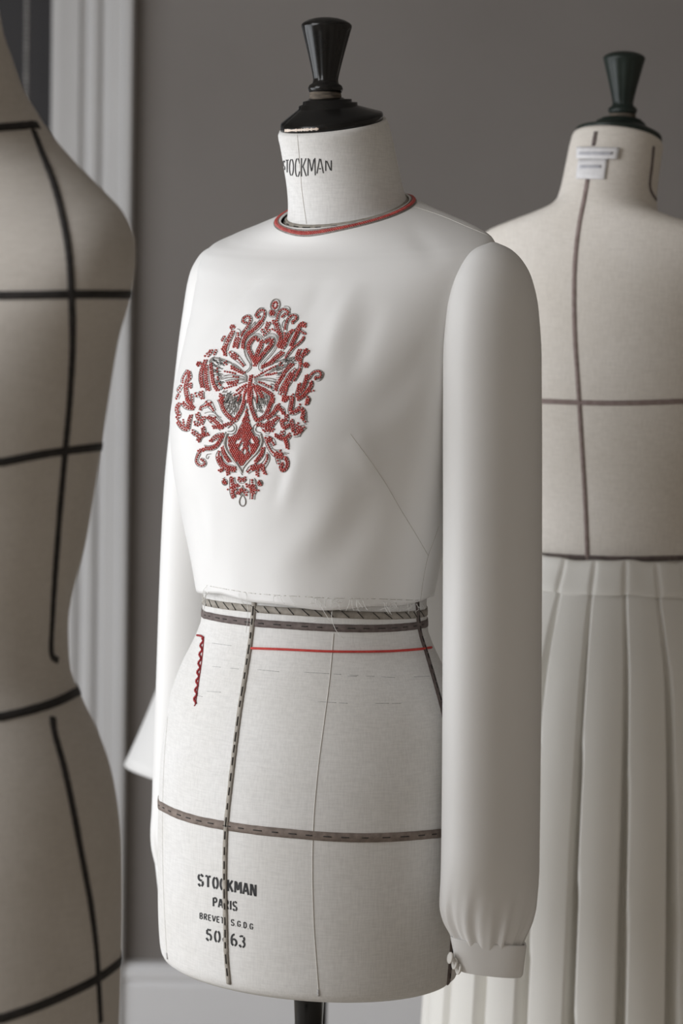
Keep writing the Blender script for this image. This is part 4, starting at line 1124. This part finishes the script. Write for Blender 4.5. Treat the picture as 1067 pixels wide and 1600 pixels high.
scribble(N_, 1, [(640, 1240), (740, 1250), (860, 1300), (860, 1395), (680, 1395)], 80, 46, (985, 1090))
scribble(N_, 2, [(430, 860), (560, 830), (690, 800), (690, 870), (600, 960), (500, 1080), (440, 1130), (450, 1000), (440, 930)], 130, 44, (110, 1090))
scribble(N_, 2, [(360, 1150), (430, 1110), (420, 1230), (370, 1260)], 26, 36, (110, 1090)); scribble(N_, 2, [(200, 1260), (350, 1270), (360, 1395), (210, 1395)], 60, 46, (110, 1090))
scribble(N_, 3, [(690, 10), (890, 10), (880, 110), (800, 230), (740, 180), (690, 110)], 95, 52, (940, -190)); scribble(N_, 4, [(140, 10), (340, 10), (320, 130), (240, 225), (170, 190)], 80, 48, (60, -190))

THR = {'out': ('thread_out', .00030), 'silver': ('thread_silver', .00026), 'dark': ('thread_dark', .00032), 'white': ('thread_white', .0007)}
for name, d in MOT.items():
    pts = []
    for (x, y) in d['beads']:
        h = S_b.hit(x, y)
        if h: pts.append(tuple(h[0] + h[1]*.0018))
    ob = mesh_obj(name, *beads_vf(pts, .00103), M['bead'], blouse, world_space=True); ob['kind'] = 'stuff'
    by = {}
    for ln, kind in d['lines']:
        hits = project_path(S_b, ln, 2.5, False)
        if len(hits) < 2: continue
        mt, r = THR[kind]
        by.setdefault(mt, []).append(tube_vf([h[0] + h[1]*(.0012 + r) for h in hits], r, 5))
    for mt, vfs in by.items():
        o = mesh_obj('metal_thread_outline' if mt != 'thread_white' else 'white_cord', *join(*vfs), M[mt], ob, world_space=True); o['kind'] = 'stuff'

# ------------------------------------------------------------------ the pleated skirt on the right form
skirt = empty('pleated_skirt', (.340, .50, 1.112), math.radians(152))
tag(skirt, 'long cream pleated skirt on the right dress form', 'skirt')
NP = 22
prof_a = np.array([(-.80, .222, .200), (-.60, .213, .190), (-.45, .206, .182), (-.30, .196, .171), (-.20, .186, .160), (-.12, .172, .146), (-.06, .150, .125), (-.03, .136, .110), (-.012, .127, .100), (.002, .1235, .096)])
zs = np.concatenate([np.linspace(-.80, -.12, 46)[:-1], np.linspace(-.12, -.0, 34)])
nper = 26
rings = []
for z in zs:
    a = float(pchip(prof_a[:, 0], prof_a[:, 1], z)); b = float(pchip(prof_a[:, 0], prof_a[:, 2], z))
    depth = .0028 + .024*min(1, max(0, (-.035 - z)/.30)) 
    ring = []
    for k in range(NP):
        jit = .10*math.sin(k*12.9)
        for i in range(nper):
            u = i/nper
            # knife pleat: broad face, then a deep folded-in slot
            slot = (.15 + .03*math.sin(k*5.1))*(1 + .9*min(1, max(0, (-.10 - z)/.45)))
            if u < slot:
                s = math.sin(math.pi*(u/slot)); r_off = -depth*s**.55
                du = u + .06*math.sin(math.pi*u/slot)*min(1, depth/.02)
            else:
                v = (u - slot)/(1 - slot); r_off = .0020*math.sin(math.pi*v)*min(1, depth/.015) + .0014*(1 - v); du = u
            ph = 2*math.pi*(k + du + jit*(.5 if z < -.1 else .5*(-z/.1)))/NP
            cx, cy = math.cos(ph), math.sin(ph)
            ring.append((cx*(a + r_off), cy*(b + r_off), z))
    rings.append(ring)
V, F = loft(rings)
o = mesh_obj('pleated_cloth', V, F, M['skirt'], skirt)
rings = []
for z, g, cr in ((-.034, .0030, .4), (-.032, .0042, .8), (-.024, .0062, 1), (-.014, .0064, 1), (-.004, .0054, .8), (.002, .0046, .5), (.0045, .0020, .3), (.002, -.002, 0)):
    a = float(pchip(prof_a[:, 0], prof_a[:, 1], min(z, .002))) + g; b = float(pchip(prof_a[:, 0], prof_a[:, 2], min(z, .002))) + g
    ring = []
    for i in range(440):
        p = 2*math.pi*i/440
        kk = p*NP/(2*math.pi)
        w = 0.0
        for k in (int(kk) - 1, int(kk), int(kk) + 1):
            d = kk - (k + .09 + .02*math.sin(k*3.3))
            w -= .0030*cr*math.exp(-(d/.07)**2)          # stitched-down pleat folds
        w += .0007*math.sin(3.1*kk)
        ring.append(((a + w)*math.cos(p), (b + w)*math.sin(p), z + .0014*math.sin(7*p) + .0006*math.sin(19*p)))
    rings.append(ring)
mesh_obj('waistband', *loft(rings), M['skirt'], skirt)

# ------------------------------------------------------------------ flared garment on the hidden form
fl = empty('flared_tunic', (.003, .92, .985), math.radians(-30))
tag(fl, 'white flared garment showing its hem corner behind the far sleeve', 'garment')
rings = []
for k in range(40):
    u = k/39; z = .36 - .57*u
    a = .160 + .104*u**2.2; b = .130 + .134*u**2.2
    ring = []
    for i in range(160):
        p = 2*math.pi*i/160
        w = 1 + .03*u*math.sin(7*p + .5)
        ring.append((a*w*math.cos(p), b*w*math.sin(p) + .01, z))
    rings.append(ring)
base = rings[0]
for f, z in ((.97, .372), (.88, .381), (.70, .392), (.52, .401), (.40, .406)):
    rings.insert(0, [(x*f, (y - .01)*(.62 + .38*f) + .01, z) for x, y, _ in base])
o = mesh_obj('cloth', *loft(rings), M['silk'], fl); add_solid(o, .0012, 1.0)
